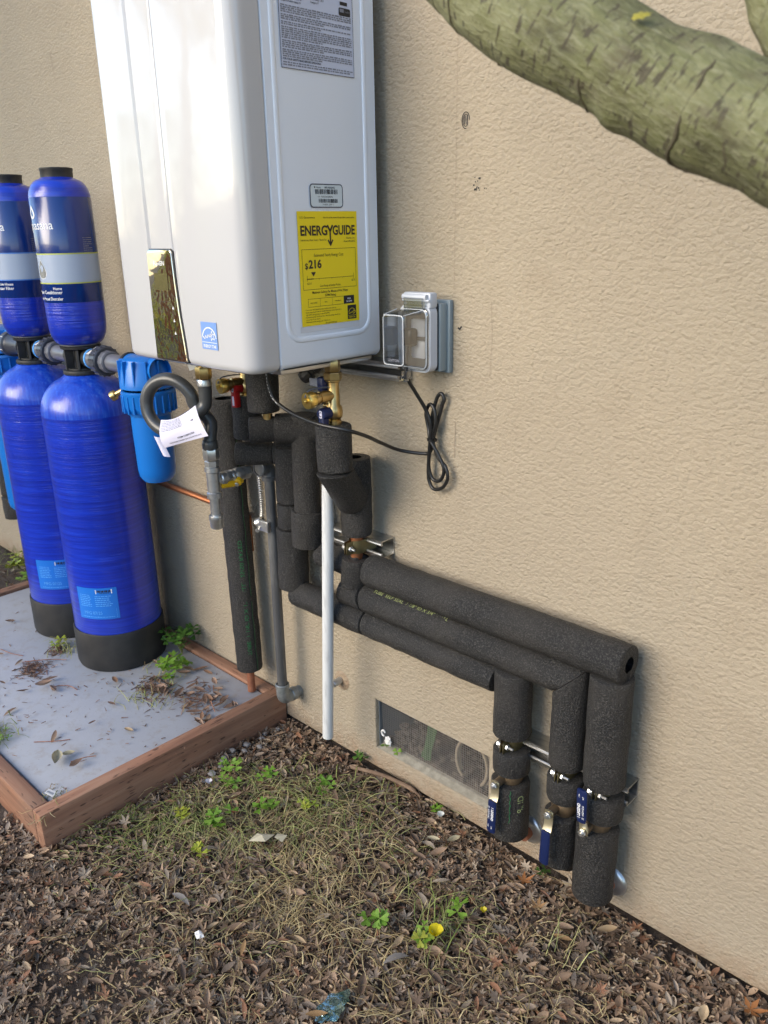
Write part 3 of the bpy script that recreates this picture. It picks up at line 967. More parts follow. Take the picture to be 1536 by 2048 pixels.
# rating plate at the top of the frame
rp = H.part('rating_plate', put(flat2d([(0, 0, .171, .150)]), on_side(EX, -.2585, 1.5905)), 'plate_label', label='grey printed rating plate')
def rpp(name, *gs, mat='ink'): return H.part(name, put(join(*gs), on_side(EX + .0004, -.2585, 1.5905)), mat, rp)
rpp('border', flat2d([(0, 0, .171, .0008), (0, .1492, .171, .150), (0, .0008, .0008, .1492), (.1702, .0008, .171, .1492)]))
left = ['High Efficiency Condensing Water Heater', 'Max. Input Rating: 199,900 BTU/Hr', 'Recovery Rating: 232 Gallons per hour', 'Max. Inlet Gas Pressure: 10.5 inches W.C.', 'Min. Inlet Gas Pressure: 3.5 inches W.C.', 'Manifold Pressure: -0.12 inches W.C.', 'Electrical Rating: AC 120 V, 60 Hz, 2 A', 'Max. Water Pressure: 150 PSI', 'Category of water heater: IV']
rpp('plate_text', *[text2d(s_, .0045, .004, .1445 - .0052 - k * .0050, 'LEFT', .01, .86) for k, s_ in enumerate(left)],
    *[text2d(s_, .0045, .071, .1400 - k * .0050, 'LEFT', .01, .86) for k, s_ in enumerate(['Type of Gas: Natural', 'Min. Input Rating', '19,900 BTU/Hr', 'Alt. 0 - 2000 ft', 'N.G. series', 'L.P. series', 'Water temp.: 120 F', 'Category IV'])],
    text2d('FOR YOUR SAFETY READ BEFORE OPERATING', .0046, .004, .0125, 'LEFT', .02, .9))
ml = []
yy = .0925
k = 0
for para in (4, 3, 2, 6, 4, 4):
    for i in range(para):
        ml.append(micro2d(.004, .166, yy, .0024, k, 1 if i < para - 1 else .55)); yy -= .00315; k += 1
    yy -= .0012
ml += [micro2d(.004, .167, .0080, .0024, 77), micro2d(.004, .160, .0044, .0024, 78)]
rpp('body_text', *ml, mat='grey_ink')
rings = []
for k, cx in enumerate((.128, .144, .160)):
    rings.append(ring2d([(cx + .0072 * math.cos(R(a)), .131 + .0072 * math.sin(R(a))) for a in range(0, 360, 15)], [(cx + .0062 * math.cos(R(a)), .131 + .0062 * math.sin(R(a))) for a in range(0, 360, 15)]))
rpp('certification_mark', *rings, poly2d(star_pts(.128, .131, .0046)), poly2d([(.1392, .128), (.1488, .128), (.144, .1362)]), text2d('NSF', .0052, .160, .129, 'CENTER', .03), flat2d([(.140, .112, .158, .1175)]))
rpp('black_badge', poly2d(rrect2d(.028, .0125, .0025, 4, .151, .102)))
H.part('badge_text', put(join(flat2d([(.139, .101, .149, .1065)]), text2d('Certified', .0042, .151, .1015, 'LEFT', 0, .8)), on_side(EX + .0008, -.2585, 1.5905)), 'grey_ink', rp)
# ================================================================ water conditioner tanks
def make_tank(cx, cy, label, first, sticker, emblem_band, texts):
    T = Thing('conditioner_tank', label, 'water tank', (cx, cy, PT), 'blue water treatment tanks on the pad')
    b = (cx, cy, 0)
    T.part('base_boot', lathe([(.118, PT), (.132, PT + .002), (.135, PT + .012), (.1345, .198), (.1325, .203), (.1285, .203), (.1285, .19)], b, seg=64), 'tank_rubber')
    body = [(.127, .10), (.1295, .16)] + [(.1300, z) for z in (.30, .5, .7, .855)]
    T.part('lower_tank', lathe(body, b, seg=72), 'fibreglass', angle=60)
    dome = [(.1300, .855)] + [(.1302 * math.cos(t) ** .8 if t else .1302, .857 + .105 * math.sin(t)) for t in [R(a) for a in range(4, 66, 5)]] + [(.052, .962), (.046, .968)]
    T.part('dome', lathe(dome, b, seg=72), 'dome', angle=60)
    # valve head between the two tanks
    hd = join(lathe([(.030, .962), (.055, .963), (.056, .968), (.055, .974), (.044, .976), (.044, .980), (.0, .980)], b, seg=40),
              lathe([(.022, .978), (.022, 1.034)], b, seg=28),
              lathe([(0, 1.030), (.046, 1.030), (.0545, 1.034), (.0555, 1.040), (.040, 1.043)], b, seg=40))
    for a in (20, 75, 140, 200, 262, 320):
        x, y = cx + .036 * math.cos(R(a)), cy + .036 * math.sin(R(a))
        hd = join(hd, rot_geo(rbox(-.012, .012, -.0035, .0035, 0, .056, .001, 1), Matrix.Translation((x, y, .976)) @ Matrix.Rotation(R(a), 4, 'Z')))
    T.part('valve_head', join(hd, lathe([(.024, 0), (.026, .004), (.026, .052)], (cx + .012, cy, 1.007), (1, 0, 0), 26),
           lathe([(.024, 0), (.026, .004), (.026, .052)], (cx - .012, cy, 1.007), (-1, 0, 0), 26)), 'black_plastic')
    T.part('rim', lathe([(.048, 1.040), (.0525, 1.0425), (.0525, 1.0455), (.048, 1.048)], b, seg=44), 'grey_pvc')
    up = [(.040, 1.044), (.051, 1.0455)] + [(.051 + .0255 * math.sin(t), 1.0455 + .055 * (1 - math.cos(t))) for t in [R(a) for a in range(15, 91, 15)]] + [(.0772, 1.13), (.0775, 1.30), (.0775, 1.422)]
    up += [(.0775 - .0365 * (1 - math.cos(t)), 1.422 + .047 * math.sin(t)) for t in [R(a) for a in range(10, 86, 10)]] + [(.0405, 1.472)]
    T.part('upper_tank', lathe(up, b, seg=64), 'fibreglass', angle=60)
    T.part('neck', lathe([(.0405, 1.466), (.0405, 1.488), (.0418, 1.490), (.0418, 1.495), (.034, 1.496), (.033, 1.488), (0, 1.487)], b, seg=40), 'black_plastic')
    # printed wrap
    wrap = T.part('label_wrap', lathe([(.0777, 1.160), (.0781, 1.1605), (.0781, 1.4225), (.0777, 1.423)], b, seg=64), 'wrap_blue', angle=60)
    T.part('label_band', lathe([(.0783, 1.2115), (.0783, 1.2825)], b, seg=64), 'band_grey', wrap, angle=60)
    for z0, z1 in ((1.2085, 1.2118), (1.2822, 1.2855)):
        T.part('band_edge', lathe([(.0784, z0), (.0784, z1)], b, seg=64), emblem_band, wrap, angle=60)
    rr = .0785
    def cl(name, g, mat, a0, z0, lift=0): T.part(name, put(g, on_cyl(cx, cy, rr + lift, a0, z0)), mat, wrap, angle=None)
    a_end = texts['end']
    word = text2d('Aquasana', .0315, 0, 0, 'RIGHT', .004, .93)
    cl('lettering', word, 'white_print', a_end, 1.345)
    def drop(s): return [(s * .52 * math.sin(t) * math.sin(t / 2) ** 1.3 * (1 if True else 0), s * (.5 * math.cos(t))) for t in [2 * math.pi * k / 28 for k in range(28)]]
    cl('emblem', ring2d(drop(.034), [(x * .55, y * .6 - .003) for x, y in drop(.034)]), 'white_print', a_end - 49, 1.388)
    cl('emblem', poly2d([(x * .75, -abs(y) * .55 - .004 + .0025 * math.sin(x * 700)) for x, y in drop(.030) if y < .012]), 'white_print', a_end - 49, 1.3865, .0002)
    cl('emblem', poly2d([(x * 1.12, y * 1.08) for x, y in drop(.046)]), 'white_print', a_end - 43, 1.2455)
    cl('emblem', poly2d(drop(.046)), 'grey_drop', a_end - 43, 1.2455, .0003)
    y = 1.193
    lines = [text2d(s, sz, 0, dy, 'RIGHT', .008, .95) for s, sz, dy in texts['lines']]
    cl('lettering', join(*lines), 'white_print', a_end, 1.183)
    cl('fine_print', join(*[micro2d(0, .030, -.0052 * k, .0015, 30 + k, 1 if k != 4 else .6) for k in range(8)]), 'grey_ink', 6, 1.322)
    # specification sticker on the lower tank
    a0, a1, z0, z1 = sticker
    n_ = .1304
    st = T.part('sticker', cyl_patch(cx, cy, n_, a0, a1, z0, z1), 'sticker_blue', angle=None)
    wd = R(a1 - a0) * n_
    hh = z1 - z0
    def sk(name, g, mat, lift=.0003): T.part(name, put(g, on_cyl(cx, cy, n_ + lift, a0, z0)), mat, st, angle=None)
    sk('fine_print', join(*[micro2d(.010, .048, hh - .024 - k * .0058, .0022, 50 + k, .9) for k in range(7)], *[micro2d(.060, .112, hh - .027 - k * .0062, .0024, 70 + k, .8) for k in range(6)],
        *[micro2d(.012, wd - .012, .0065 + k * .0050, .0020, 90 + k, .95) for k in range(1)], line2d([(.006, .0325), (.118, .0325)], .0006), line2d([(.006, .004), (.118, .004), (.118, .0325)], .0006)), 'sticker_print')
    sk('stamp', text2d('MFG 07/25', .0145, .018, .0155, 'LEFT', .0, .9), 'sticker_print')
    sk('serial_tag', flat2d([(.064, hh - .018, .112, hh - .005)]), 'white_paper', .0004)
    sk('serial_bars', join(flat2d([(.067 + k * .0034, hh - .0135, .067 + k * .0034 + (.0011 + .0012 * ((k * 7) % 3)), hh - .0068) for k in range(12)]), micro2d(.076, .104, hh - .0168, .0018, 3)), 'ink', .0006)
    return T
TX1, TX2, TYY = -1.014, -1.330, -.188
make_tank(TX1, TYY, 'right hand blue water tank with yellow edged label band, nearest the heater', True, (-79, -24, .256, .356), 'lime',
          {'end': -45.5, 'lines': [('Home', .0105, .0105), ('Water Conditioner', .0125, .0), ('Salt-Free Whole House Descaler', .0112, -.016)]})
make_tank(TX2, TYY + .003, 'left hand blue water tank with blue edged label band, cut by the photo edge', False, (-69, -14, .256, .356), 'mid_blue',
          {'end': -43.5, 'lines': [('Whole House', .0105, .0125), ('Whole House Water Filter', .0125, .0)]})

def union_run(name, label, x0, x1, y, z, group='grey pipe unions between the tanks', tail=True):
    """pipe with a screwed union, running along the wall"""
    U = Thing(name, label, 'pipe union', (x0, y, z), group)
    a = (1, 0, 0)
    o = (x0, y, z)
    L = x1 - x0
    U.part('blue_ring', lathe([(.0225, -.004), (.0275, -.003), (.0275, .004), (.0225, .005)], o, a, 28), 'sticker_print')
    U.part('union_body', lathe([(.024, .004), (.0265, .006), (.0265, .036), (.031, .040), (.036, .044), (.036, .052)], o, a, 32), 'grey_pvc')
    nut = []
    for k in range(17):
        ang_ = 2 * math.pi * k / 17
        m = Matrix.Translation((x0 + .064, y + .0385 * math.cos(ang_), z + .0385 * math.sin(ang_)))
        nut.append(rot_geo(rbox(-.014, .012, -.003, .003, -.003, .003, .001, 1), m))
    U.part('union_nut', join(lathe([(.030, .048), (.0385, .049), (.0395, .055), (.0395, .076), (.036, .079), (.028, .079)], o, a, 36), *nut), 'dark_pvc')
    U.part('collar', lathe([(.029, .078), (.030, .080), (.030, .102), (.026, .104), (.020, .104)], o, a, 12), 'grey_pvc', angle=20)
    if L > .11: U.part('pipe', lathe([(.0225, .10), (.0225, L)], o, a, 30), 'grey_pvc')
    U.part('sticker', put(flat2d([(-.018, -.010, .024, .010)]), lambda u, v: (x0 + .034 + v, y - .0365 * math.cos(R(60) + u / .0365), z + .0365 * math.sin(R(60) + u / .0365))), 'white_paper', angle=None)
    return U
union_run('pipe_union', 'grey pipe union between the two blue tanks', TX2 + .062, TX1 - .060, TYY, 1.007)
union_run('pipe_union', 'grey pipe union between the right tank and the blue filter housing', TX1 + .062, -.728, TYY, 1.007)
U3 = Thing('pipe_union', 'grey union at the far left feeding the left blue tank', 'pipe union', (-1.45, TYY, 1.007), 'grey pipe unions between the tanks')
U3.part('union_nut', lathe([(.028, -.055), (.038, -.054), (.0395, -.048), (.0395, -.026), (.034, -.022), (.030, -.010), (.027, .054), (.02, .055)], (-1.444, TYY, 1.007), (1, 0, 0), 30), 'dark_pvc')
U3.part('sticker', put(flat2d([(-.022, -.011, .022, .011)]), lambda u, v: (-1.482 + v, TYY - .0402 * math.cos(R(10) + u / .04), 1.007 + .0402 * math.sin(R(10) + u / .04))), 'white_paper', angle=None)

def filter_housing(cx, cy, zt, zb, rc_, rb, label, name='filter_housing'):
    F_ = Thing(name, label, 'water filter', (cx, cy, zb), 'blue cartridge filter housings')
    b = (cx, cy, 0)
    zc = zt - .105
    head = lathe([(0, zt + .004), (rc_ * .62, zt + .003), (rc_ * .80, zt - .004), (rc_ * .90, zt - .025), (rc_ * .97, zt - .055), (rc_ * 1.0, zt - .066), (rc_ * 1.0, zt - .074), (rc_ * .9, zt - .076)], b, seg=48)
    F_.part('head', join(head, lathe([(.030, 0), (.031, .004), (.031, rc_ * 1.02)], (cx, cy, zt - .028), (-1, 0, 0), 28), lathe([(.030, 0), (.031, .004), (.031, rc_ * 1.02)], (cx, cy, zt - .028), (1, 0, 0), 28)), 'blue_plastic')
    ribs = []
    for k in range(7):
        a = R(-170 + k * 28)
        m = Matrix.Translation((cx + rc_ * .62 * math.cos(a), cy + rc_ * .62 * math.sin(a), zt - .040)) @ Matrix.Rotation(a, 4, 'Z')
        ribs.append(rot_geo(rbox(-rc_ * .3, rc_ * .38, -.0022, .0022, -.026, .036, .001, 1), m))
    F_.part('rib', join(*ribs), 'blue_plastic')
    F_.part('port_ring', lathe([(.031, 0), (.034, .001), (.034, .010), (.028, .011)], (cx - rc_ * .98, cy, zt - .028), (-1, 0, 0), 28), 'gasket')
    F_.part('collar', lathe([(rc_ * .92, zt - .080), (rc_ * 1.0, zt - .081), (rc_ * 1.01, zt - .088), (rc_ * .98, zt - .092), (rc_ * .97, zt - .120), (rc_ * .88, zt - .136), (rb * 1.04, zt - .144), (rb * .96, zt - .145)], b, seg=48), 'blue_plastic')
    for k in range(22):
        a = 2 * math.pi * k / 22
        m = Matrix.Translation((cx + rc_ * .955 * math.cos(a), cy + rc_ * .955 * math.sin(a), zt - .136)) @ Matrix.Rotation(a, 4, 'Z')
        F_.part('grip_rib', rot_geo(rbox(-.006, rc_ * .06, -.0025, .0025, 0, .045, .0012, 1), m), 'blue_plastic')
    F_.part('bowl', lathe([(rb * .98, zt - .140), (rb * .97, zt - .2), (rb * .93, zb + .03), (rb * .88, zb + .014), (rb * .76, zb + .004), (rb * .70, zb + .0035), (rb * .69, zb), (0, zb - .001)], b, seg=48), 'blue_plastic')
    return F_
F1 = filter_housing(-.682, -.186, 1.036, .714, .068, .052, 'bright blue filter housing hanging beside the heater left of the grey hose')
F1.part('warning_label', cyl_patch(-.682, -.186, .0508, 10, 44, .826, .848, 8), 'ink', angle=None)
F1.part('warning_label', cyl_patch(-.682, -.186, .0508, 10, 44, .812, .8255, 8), 'white_paper', angle=None)
filter_housing(-1.605, -.165, 1.050, .425, .098, .076, 'tall blue filter housing half hidden behind the left tank')

# brass drain tap on the blue filter housing
D_ = Thing('drain_tap', 'small brass drain tap with a chain left of the blue filter housing', 'tap', (-.77, -.20, .95))
D_.part('stem', join(lathe([(.0075, 0), (.0075, .038), (.0055, .04), (0, .04)], (-.772, -.205, .945), (0, 0, 1), 14), lathe([(.0055, 0), (.0055, .018)], (-.772, -.205, .985), (0, 0, 1), 10)), 'white_seam')
D_.part('spout', lathe([(.007, 0), (.0075, .026), (.0125, .028), (.0135, .032), (.0135, .040), (.009, .042), (.006, .036), (0, .034)], (-.768, -.205, .946), (-.62, -.55, -.42), 18), 'brass')
D_.part('tap_arm', lathe([(.006, 0), (.006, .05)], (-.772, -.205, .950), (.8, .3, -.1), 12), 'brass')
ch = []
for k in range(9):
    p = Vector((-.752 + .002 * math.sin(k * 2), -.215, .937 - k * .0055))
    ch.append(tube([p + Vector((.003 * math.cos(a), .0015 * (k % 2), .004 * math.sin(a))) for a in [2 * math.pi * j / 8 for j in range(8)]], .0007, 5, True))
D_.part('chain', join(*ch), 'steel')
VWs = Thing('valve_knob', 'bunch of small grey valve stems behind the right blue tank', 'valve', (-.80, -.12, .88))
VWs.part('knob', join(*[lathe([(0, 0), (.006, .001), (.009, .006), (.006, .011), (0, .012)], (-.80 + .014 * k, -.135 + .008 * (k % 2), .892 - .004 * (k % 3)), (-.5, -.8, .2), 8) for k in range(4)]), 'grey_pvc')

# copper water pipe along the wall
CP_ = Thing('copper_pipe', 'bare copper pipe running level along the wall under the blue filter', 'pipe', (-.9, -.02, .607))
CP_.part('pipe', tube([(-1.75, -.020, .620), (-.53, -.020, .603), (-.525, -.020, .598), (-.525, -.02, .50)], .0085, 14), 'copper')

# black foam pipe and fitting at the far left
LF = Thing('insulated_pipe', 'short black foam covered pipe at the far left edge', 'pipe', (-1.86, -.10, .33), 'black foam insulated pipes')
LF.part('foam_sleeve', sleeve((-1.875, -.12, .90), (-1.875, -.12, .405), .040), 'foam')
LF.part('foam_sleeve', sleeve((-1.875, -.12, .400), (-1.875, -.12, .315), .043), 'foam')
LF.part('brass_bend', tube(smooth_path([(-1.865, -.12, .33), (-1.845, -.11, .335), (-1.825, -.07, .335), (-1.82, -.002, .335)], 5), .014, 12), 'brass')

# ================================================================ insulated pipe runs
def escutcheon(T, x, z):
    T.part('escutcheon', lathe([(.012, .012), (.016, .011), (.028, .008), (.033, .004), (.034, .0006)], (x, 0, z), (0, -1, 0), 32), 'steel')
    T.part('copper_stub', tube([(x, -.001, z), (x, -.03, z)], .0140, 14), 'copper_dull')

def lever_valve(T, x, y, z, up, txt=True):
    """quarter turn ball valve seen between two foam pieces"""
    vb = T.part('ball_valve', join(lathe([(.013, -.024), (.018, -.022), (.024, -.012), (.0265, 0), (.024, .012), (.018, .022), (.013, .024)], (x, y, z), (0, 0, 1), 24),
           lathe([(.009, 0), (.009, .024), (.0075, .026)], (x - .004, y - .022, z), (0, -1, 0), 14)), 'valve_body')
    s = 1 if up else -1
    yl = y - .049
    xl = x - .004
    if not up:
        P = [(xl, yl, z + .008), (xl, yl, z - .012), (xl, yl - .002, z - .028), (xl + .001, yl - .010, z - .040), (xl + .001, yl - .0125, z - .110)]
    else:
        P = [(xl, yl, z - .006), (xl, yl, z + .012), (xl - .001, yl - .004, z + .024), (xl - .001, yl - .010, z + .034), (xl - .003, yl - .0115, z + .100)]
    T.part('lever', join(tube(P[:4], .0095, 4, flat=.16, up=(0, 1, 0)), lathe([(.0095, 0), (.0095, .003)], (xl, yl + .0015, z), (0, -1, 0), 20)), 'lever_plate', vb)
    T.part('lever_nut', join(hexnut(.0078, 0, .006, (xl, yl - .002, z), (0, -1, 0)), lathe([(.0035, .006), (.0035, .010), (0, .0105)], (xl, yl - .002, z), (0, -1, 0), 10)), 'steel', vb)
    a, b2 = Vector(P[3]), Vector(P[4])
    d = (b2 - a).normalized()
    e = a - d * .006
    gp = []
    for t, w_ in ((0, .0090), (.08, .0102), (.5, .0106), (.95, .0108), (1.0, .0085)):
        gp.append((e + (b2 - e) * t, w_))
    T.part('grip', tube([p for p, w_ in gp], [w_ for p, w_ in gp], 12, flat=.34, up=(0, 1, 0)), 'blue_grip', vb)
    if txt:
        m = (e + b2) / 2
        side = Vector((-1 if d.z > 0 else 1, 0, 0))
        def along(u, v): return tuple(m + Vector((0, -.0040, 0)) + d * u + side * v)     # print runs from the pivot to the tip
        g = join(text2d('1 LEGEND', .0080, -.026, .0010, 'LEFT', .03, .9), text2d('2 IN', .0042, .020, .0018, 'LEFT', .0), text2d('(l)  600WOG', .0056, -.026, -.0068, 'LEFT', 0), text2d('NSF', .0040, .018, -.0062))
        T.part('lettering', put(g, along), 'white_print', vb, angle=None)

YA = -.058
# the lowest run: heater hot side -> drop -> along the wall -> drop at the right
L1 = Thing('insulated_pipe', 'lowest of the three foam pipe runs, ending at the left wall valve', 'pipe', (.05, YA, .46), 'black foam insulated pipes')
L1.part('foam_sleeve', sleeve((-.352, -.125, .972), (-.352, -.125, .868), .0345), 'foam')
L1.part('foam_sleeve', sleeve((-.380, -.146, .828), (-.318, -.082, .826), .0275), 'foam')
L1.part('foam_sleeve', sleeve((-.3175, -.0815, .826), (-.262, -.030, .8245), .0285), 'foam')
L1.part('foam_sleeve', sleeve((-.286, -.060, .846), (-.287, -.060, .706), .0355), 'foam')
L1.part('foam_sleeve', sleeve((-.287, -.060, .703), (-.288, -.060, .640), .0365), 'foam')
L1.part('foam_sleeve', sleeve((-.291, -.060, .638), (-.297, -.060, .476), .0385), 'foam')
zC = .4615
L1.part('foam_sleeve', sleeve((-.287, YA, zC), (-.035, YA, zC), .0335), 'foam')
L1.part('foam_sleeve', sleeve((-.033, YA, zC), (.340, YA, zC), .0315, n1=(1, 0, -.12)), 'foam')
L1.part('foam_sleeve', sleeve((.377, YA, .497), (.378, YA, .350), .0395), 'foam')
L1.part('copper_stub', tube([(.378, YA, .36), (.378, YA, .20)], .0142, 14), 'copper_dull')
L1.part('foam_sleeve', sleeve((.379, YA, .316), (.380, YA, .262), .0385), 'foam')
lever_valve(L1, .379, YA, .2475, False)
L1.part('foam_sleeve', sleeve((.379, YA, .238), (.380, YA, .104), .0400), 'foam', label='slit foam sleeve printed 7/8 ID')
zz = [.236 - k * .006 for k in range(22)]
L1.part('slit', put(line2d([(.386 + .0012 * math.sin(k * 1.7) - .012, z) for k, z in enumerate(zz)], .0022), lambda u, v: (u + .030, YA - math.sqrt(max(.0405 ** 2 - (u + .030 - .379) ** 2, 1e-6)), v)), 'gasket', angle=None)
L1.part('slit', put(line2d([(.384 + .0010 * math.sin(k * 2.3) - .012, z) for k, z in enumerate(zz)], .0009), lambda u, v: (u + .030, YA - math.sqrt(max(.0408 ** 2 - (u + .030 - .379) ** 2, 1e-6)), v)), 'green_print', angle=None)
L1.part('lettering', put(text2d('7/8" ID', .020, 0, 0, 'LEFT', .0), lambda u, v: (.379 + .0407 * math.cos(R(-33) + v / .0407), YA + .0407 * math.sin(R(-33) + v / .0407), .164 + u)), 'yellow_print', angle=None)
escutcheon(L1, .396, .082)

# middle run: cold side under the heater -> along the wall -> middle drop
zB = .5245
L2 = Thing('insulated_pipe', 'middle foam covered pipe run, from the blue handled valve to the middle wall valve', 'pipe', (.05, YA, .52), 'black foam insulated pipes')
L2.part('foam_sleeve', sleeve((-.020, -.155, .954), (-.020, -.155, .856), .0370), 'foam')
L2.part('foam_sleeve', sleeve((-.020, -.155, .8545), (-.049, -.083, .770), .0372, n0=(0, 0, -1), n1=(-.3, .75, -.55)), 'foam')
L2.part('foam_sleeve', sleeve((-.058, -.060, .858), (-.060, -.060, .678), .0350), 'foam')
L2.part('foam_sleeve', sleeve((-.066, -.060, .618), (-.073, -.060, .548), .0330), 'foam')
L2.part('foam_sleeve', sleeve((-.104, YA - .002, zB), (-.038, YA - .002, zB), .0335, n1=(1, 0, .25)), 'foam')
L2.part('copper_stub', tube([(-.062, YA, .69), (-.066, YA, .60)], .0142, 14), 'copper')
L2.part('foam_sleeve', sleeve((-.034, YA, zB), (.507, YA, zB), .0335, n0=(1, 0, .15), n1=(1, 0, -1)), 'foam')
L2.part('foam_sleeve', sleeve((.507, YA, zB), (.507, YA, .337), .0345, n0=(1, 0, -1)), 'foam')
L2.part('copper_stub', tube([(.507, YA, .35), (.507, YA, .20)], .0142, 14), 'copper_dull')
L2.part('foam_sleeve', sleeve((.508, YA, .314), (.509, YA, .262), .0370), 'foam')
lever_valve(L2, .508, YA, .2455, False, False)
L2.part('foam_sleeve', sleeve((.503, YA, .224), (.503, YA, .104), .0345), 'foam')
L2.part('foam_sleeve', sleeve((.506, YA + .004, .106), (.512, YA + .030, .086), .0225), 'foam')

# upper run: thick pipe from the middle of the heater -> along the wall -> right drop
zA = .5975
L3 = Thing('insulated_pipe', 'uppermost foam covered pipe run with an open cut end at the right', 'pipe', (.05, YA, .6), 'black foam insulated pipes')
L3.part('foam_sleeve', sleeve((-.272, -.135, 1.074), (-.274, -.135, .944), .0365), 'foam')
L3.part('copper_stub', tube([(-.268, -.130, .96), (-.268, -.130, .920)], .0110, 14), 'brass')
L3.part('foam_sleeve', sleeve((-.300, -.160, .899), (-.262, -.114, .900), .0300), 'foam')
L3.part('foam_sleeve', sleeve((-.262, -.114, .901), (-.190, -.046, .901), .0350), 'foam')
L3.part('foam_sleeve', sleeve((-.211, -.070, .934), (-.217, -.070, .690), .0315), 'foam')
L3.part('foam_sleeve', sleeve((-.2175, -.070, .703), (-.222, -.070, .612), .0385), 'foam')
L3.part('foam_sleeve', sleeve((-.192, YA + .004, zA - .006), (-.052, YA + .002, zA - .002), .0300), 'foam')
L3.part('foam_sleeve', sleeve((-.020, YA, zA), (.618, YA, zA), .0372, ri=.0150), 'foam')
L3.part('foam_sleeve', sleeve((.588, YA, .566), (.588, YA, .335), .0395), 'foam')
L3.part('slit', put(flat2d([(-.004, -.0375, .004, -.012)]), lambda u, v: (.6185, YA + u, zA + v)), 'gasket')
L3.part('copper_stub', tube([(.588, YA, .35), (.588, YA, .20)], .0142, 14), 'copper_dull')
L3.part('foam_sleeve', sleeve((.589, YA, .316), (.590, YA, .263), .0390), 'foam')
lever_valve(L3, .584, YA, .2480, True)
L3.part('foam_sleeve', sleeve((.584, YA, .236), (.582, YA, .070), .0405), 'foam')
escutcheon(L3, .594, .068)

# the long drop at the left
L4 = Thing('insulated_pipe', 'long upright foam covered pipe left of the gas pipe, with bare copper below', 'pipe', (-.518, -.06, .09), 'black foam insulated pipes')
L4.part('foam_sleeve', sleeve((-.530, -.062, .930), (-.515, -.062, .158), .0365, ri=.024), 'foam')
L4.part('copper_stub', tube([(-.530, -.062, .85), (-.515, -.062, .16), (-.5155, -.062, .083)], .0112, 14), 'copper_dull')
def onL4(u, v):
    a = R(-18) + v / .0372
    t = (u + .40) / .80
    return (-.5225 - t * .015 + .0075 + .0374 * math.cos(a), -.062 + .0374 * math.sin(a), .545 + u)
L4.part('slit', put(line2d([(-.38 + k * .02, .0090 + .0008 * math.sin(k * 2.1)) for k in range(37)], .0028), onL4), 'gasket', angle=None)
L4.part('slit', put(line2d([(-.38 + k * .02, .0115 + .0012 * math.sin(k * 1.3)) for k in range(37)], .0012), onL4), 'green_print', angle=None)
L4.part('lettering', put(text2d('TUBE  1 1/8" ID X 1" WALL   25/50 RATED', .0150, -.33, -.012, 'LEFT', 0, 1.25), onL4), 'green_print', angle=None)
def onL2(u, v):
    a = R(62) + v / .034
    return (u, YA - .0342 * math.cos(a), zB + .0342 * math.sin(a))
L2.part('lettering', put(text2d('TUBE  SELF SEAL  1 1/8" ID X 3/4" WALL', .0125, 0.0, 0, 'LEFT', 0, 1.0), onL2), 'yellow_print', angle=None)

# ---------------------------------------------------------------- strut channels and clamps on the wall
def strut(name, label, x0, x1, z, h=.041, d=.041):
    S = Thing(name, label, 'strut channel', ((x0 + x1) / 2, 0, z), 'steel strut channels on the wall')
    t = .0025
    prof = [(0, -h / 2), (-d, -h / 2), (-d, -h / 2 + .009), (-d + .006, -h / 2 + .009), (-d + .006, -h / 2 + .009 - t), (-d + t, -h / 2 + .009 - t), (-d + t, -h / 2 + t), (-t, -h / 2 + t)]
    prof = prof + [(y, -z_) for y, z_ in prof[::-1]]
    n = len(prof)
    V = [(x, y - .001, z + zz_) for x in (x0, x1) for y, zz_ in prof]
    F = [(i, (i + 1) % n, n + (i + 1) % n, n + i) for i in range(n)]
    m = n // 2
    for o_ in (0, n):
        for i in range(m - 1):
            f = (o_ + i, o_ + i + 1, o_ + n - 2 - i, o_ + n - 1 - i)
        # end caps: the three legs of the section
        F.append((o_ + 0, o_ + 1, o_ + 6, o_ + 7)); F.append((o_ + n - 1, o_ + n - 2, o_ + n - 7, o_ + n - 8))
        F.append((o_ + 0, o_ + 7, o_ + n - 8, o_ + n - 1))
        F.append((o_ + 1, o_ + 2, o_ + 5, o_ + 6)); F.append((o_ + n - 2, o_ + n - 3, o_ + n - 6, o_ + n - 7))
    S.part('channel', (V, F), 'strut_steel', angle=25)
    S.part('lip', tube([(x0, -d - .0005, z - h / 2 + .0085), (x1, -d - .0005, z - h / 2 + .0085)], .0032, 10), 'steel')
    S.part('lip', tube([(x0, -d - .0005, z + h / 2 - .0085), (x1, -d - .0005, z + h / 2 - .0085)], .0032, 10), 'steel')
    return S
strut('strut_channel', 'short steel strut channel above the thick pipe run', -.17, .0005, .647)
strut('strut_channel', 'long steel strut channel behind the three lower valves', .36, .630, .3135)
strut('strut_channel', 'dull steel strut channel right under the heater back', -.30, .060, 1.052, .036, .041)

def pipe_clamp(label, x, z, yc=YA, r=.0165, far=.03):
    C_ = Thing('pipe_clamp', label, 'pipe clamp', (x, yc, z), 'strap clamps on the strut channels')
    for s in (-1, 1):
        P = [(x + s * r * 1.05, -.012, z), (x + s * r * 1.05, yc, z)] + [(x + s * r * 1.05 * math.cos(R(a)), yc - r * 1.05 * math.sin(R(a)), z) for a in (25, 50, 72)] + [(x + s * .0045, yc - r * 1.15, z), (x + s * .0035, yc - r - .019, z)]
        C_.part('strap', tube(P, .0155, 4, flat=.09, up=(1, 0, 0)), 'strap_bronze')
    yb = yc - r - .010
    C_.part('bolt', join(lathe([(.0028, -.016), (.0028, .022)], (x, yb, z), (1, 0, 0), 10), hexnut(.0062, .006, .011, (x, yb, z), (1, 0, 0)), lathe([(.0075, -.0105), (.0082, -.009), (.0082, -.006), (.0075, -.005)], (x, yb, z), (1, 0, 0), 16), hexnut(.0062, -.016, -.011, (x, yb, z), (1, 0, 0))), 'steel')
    return C_
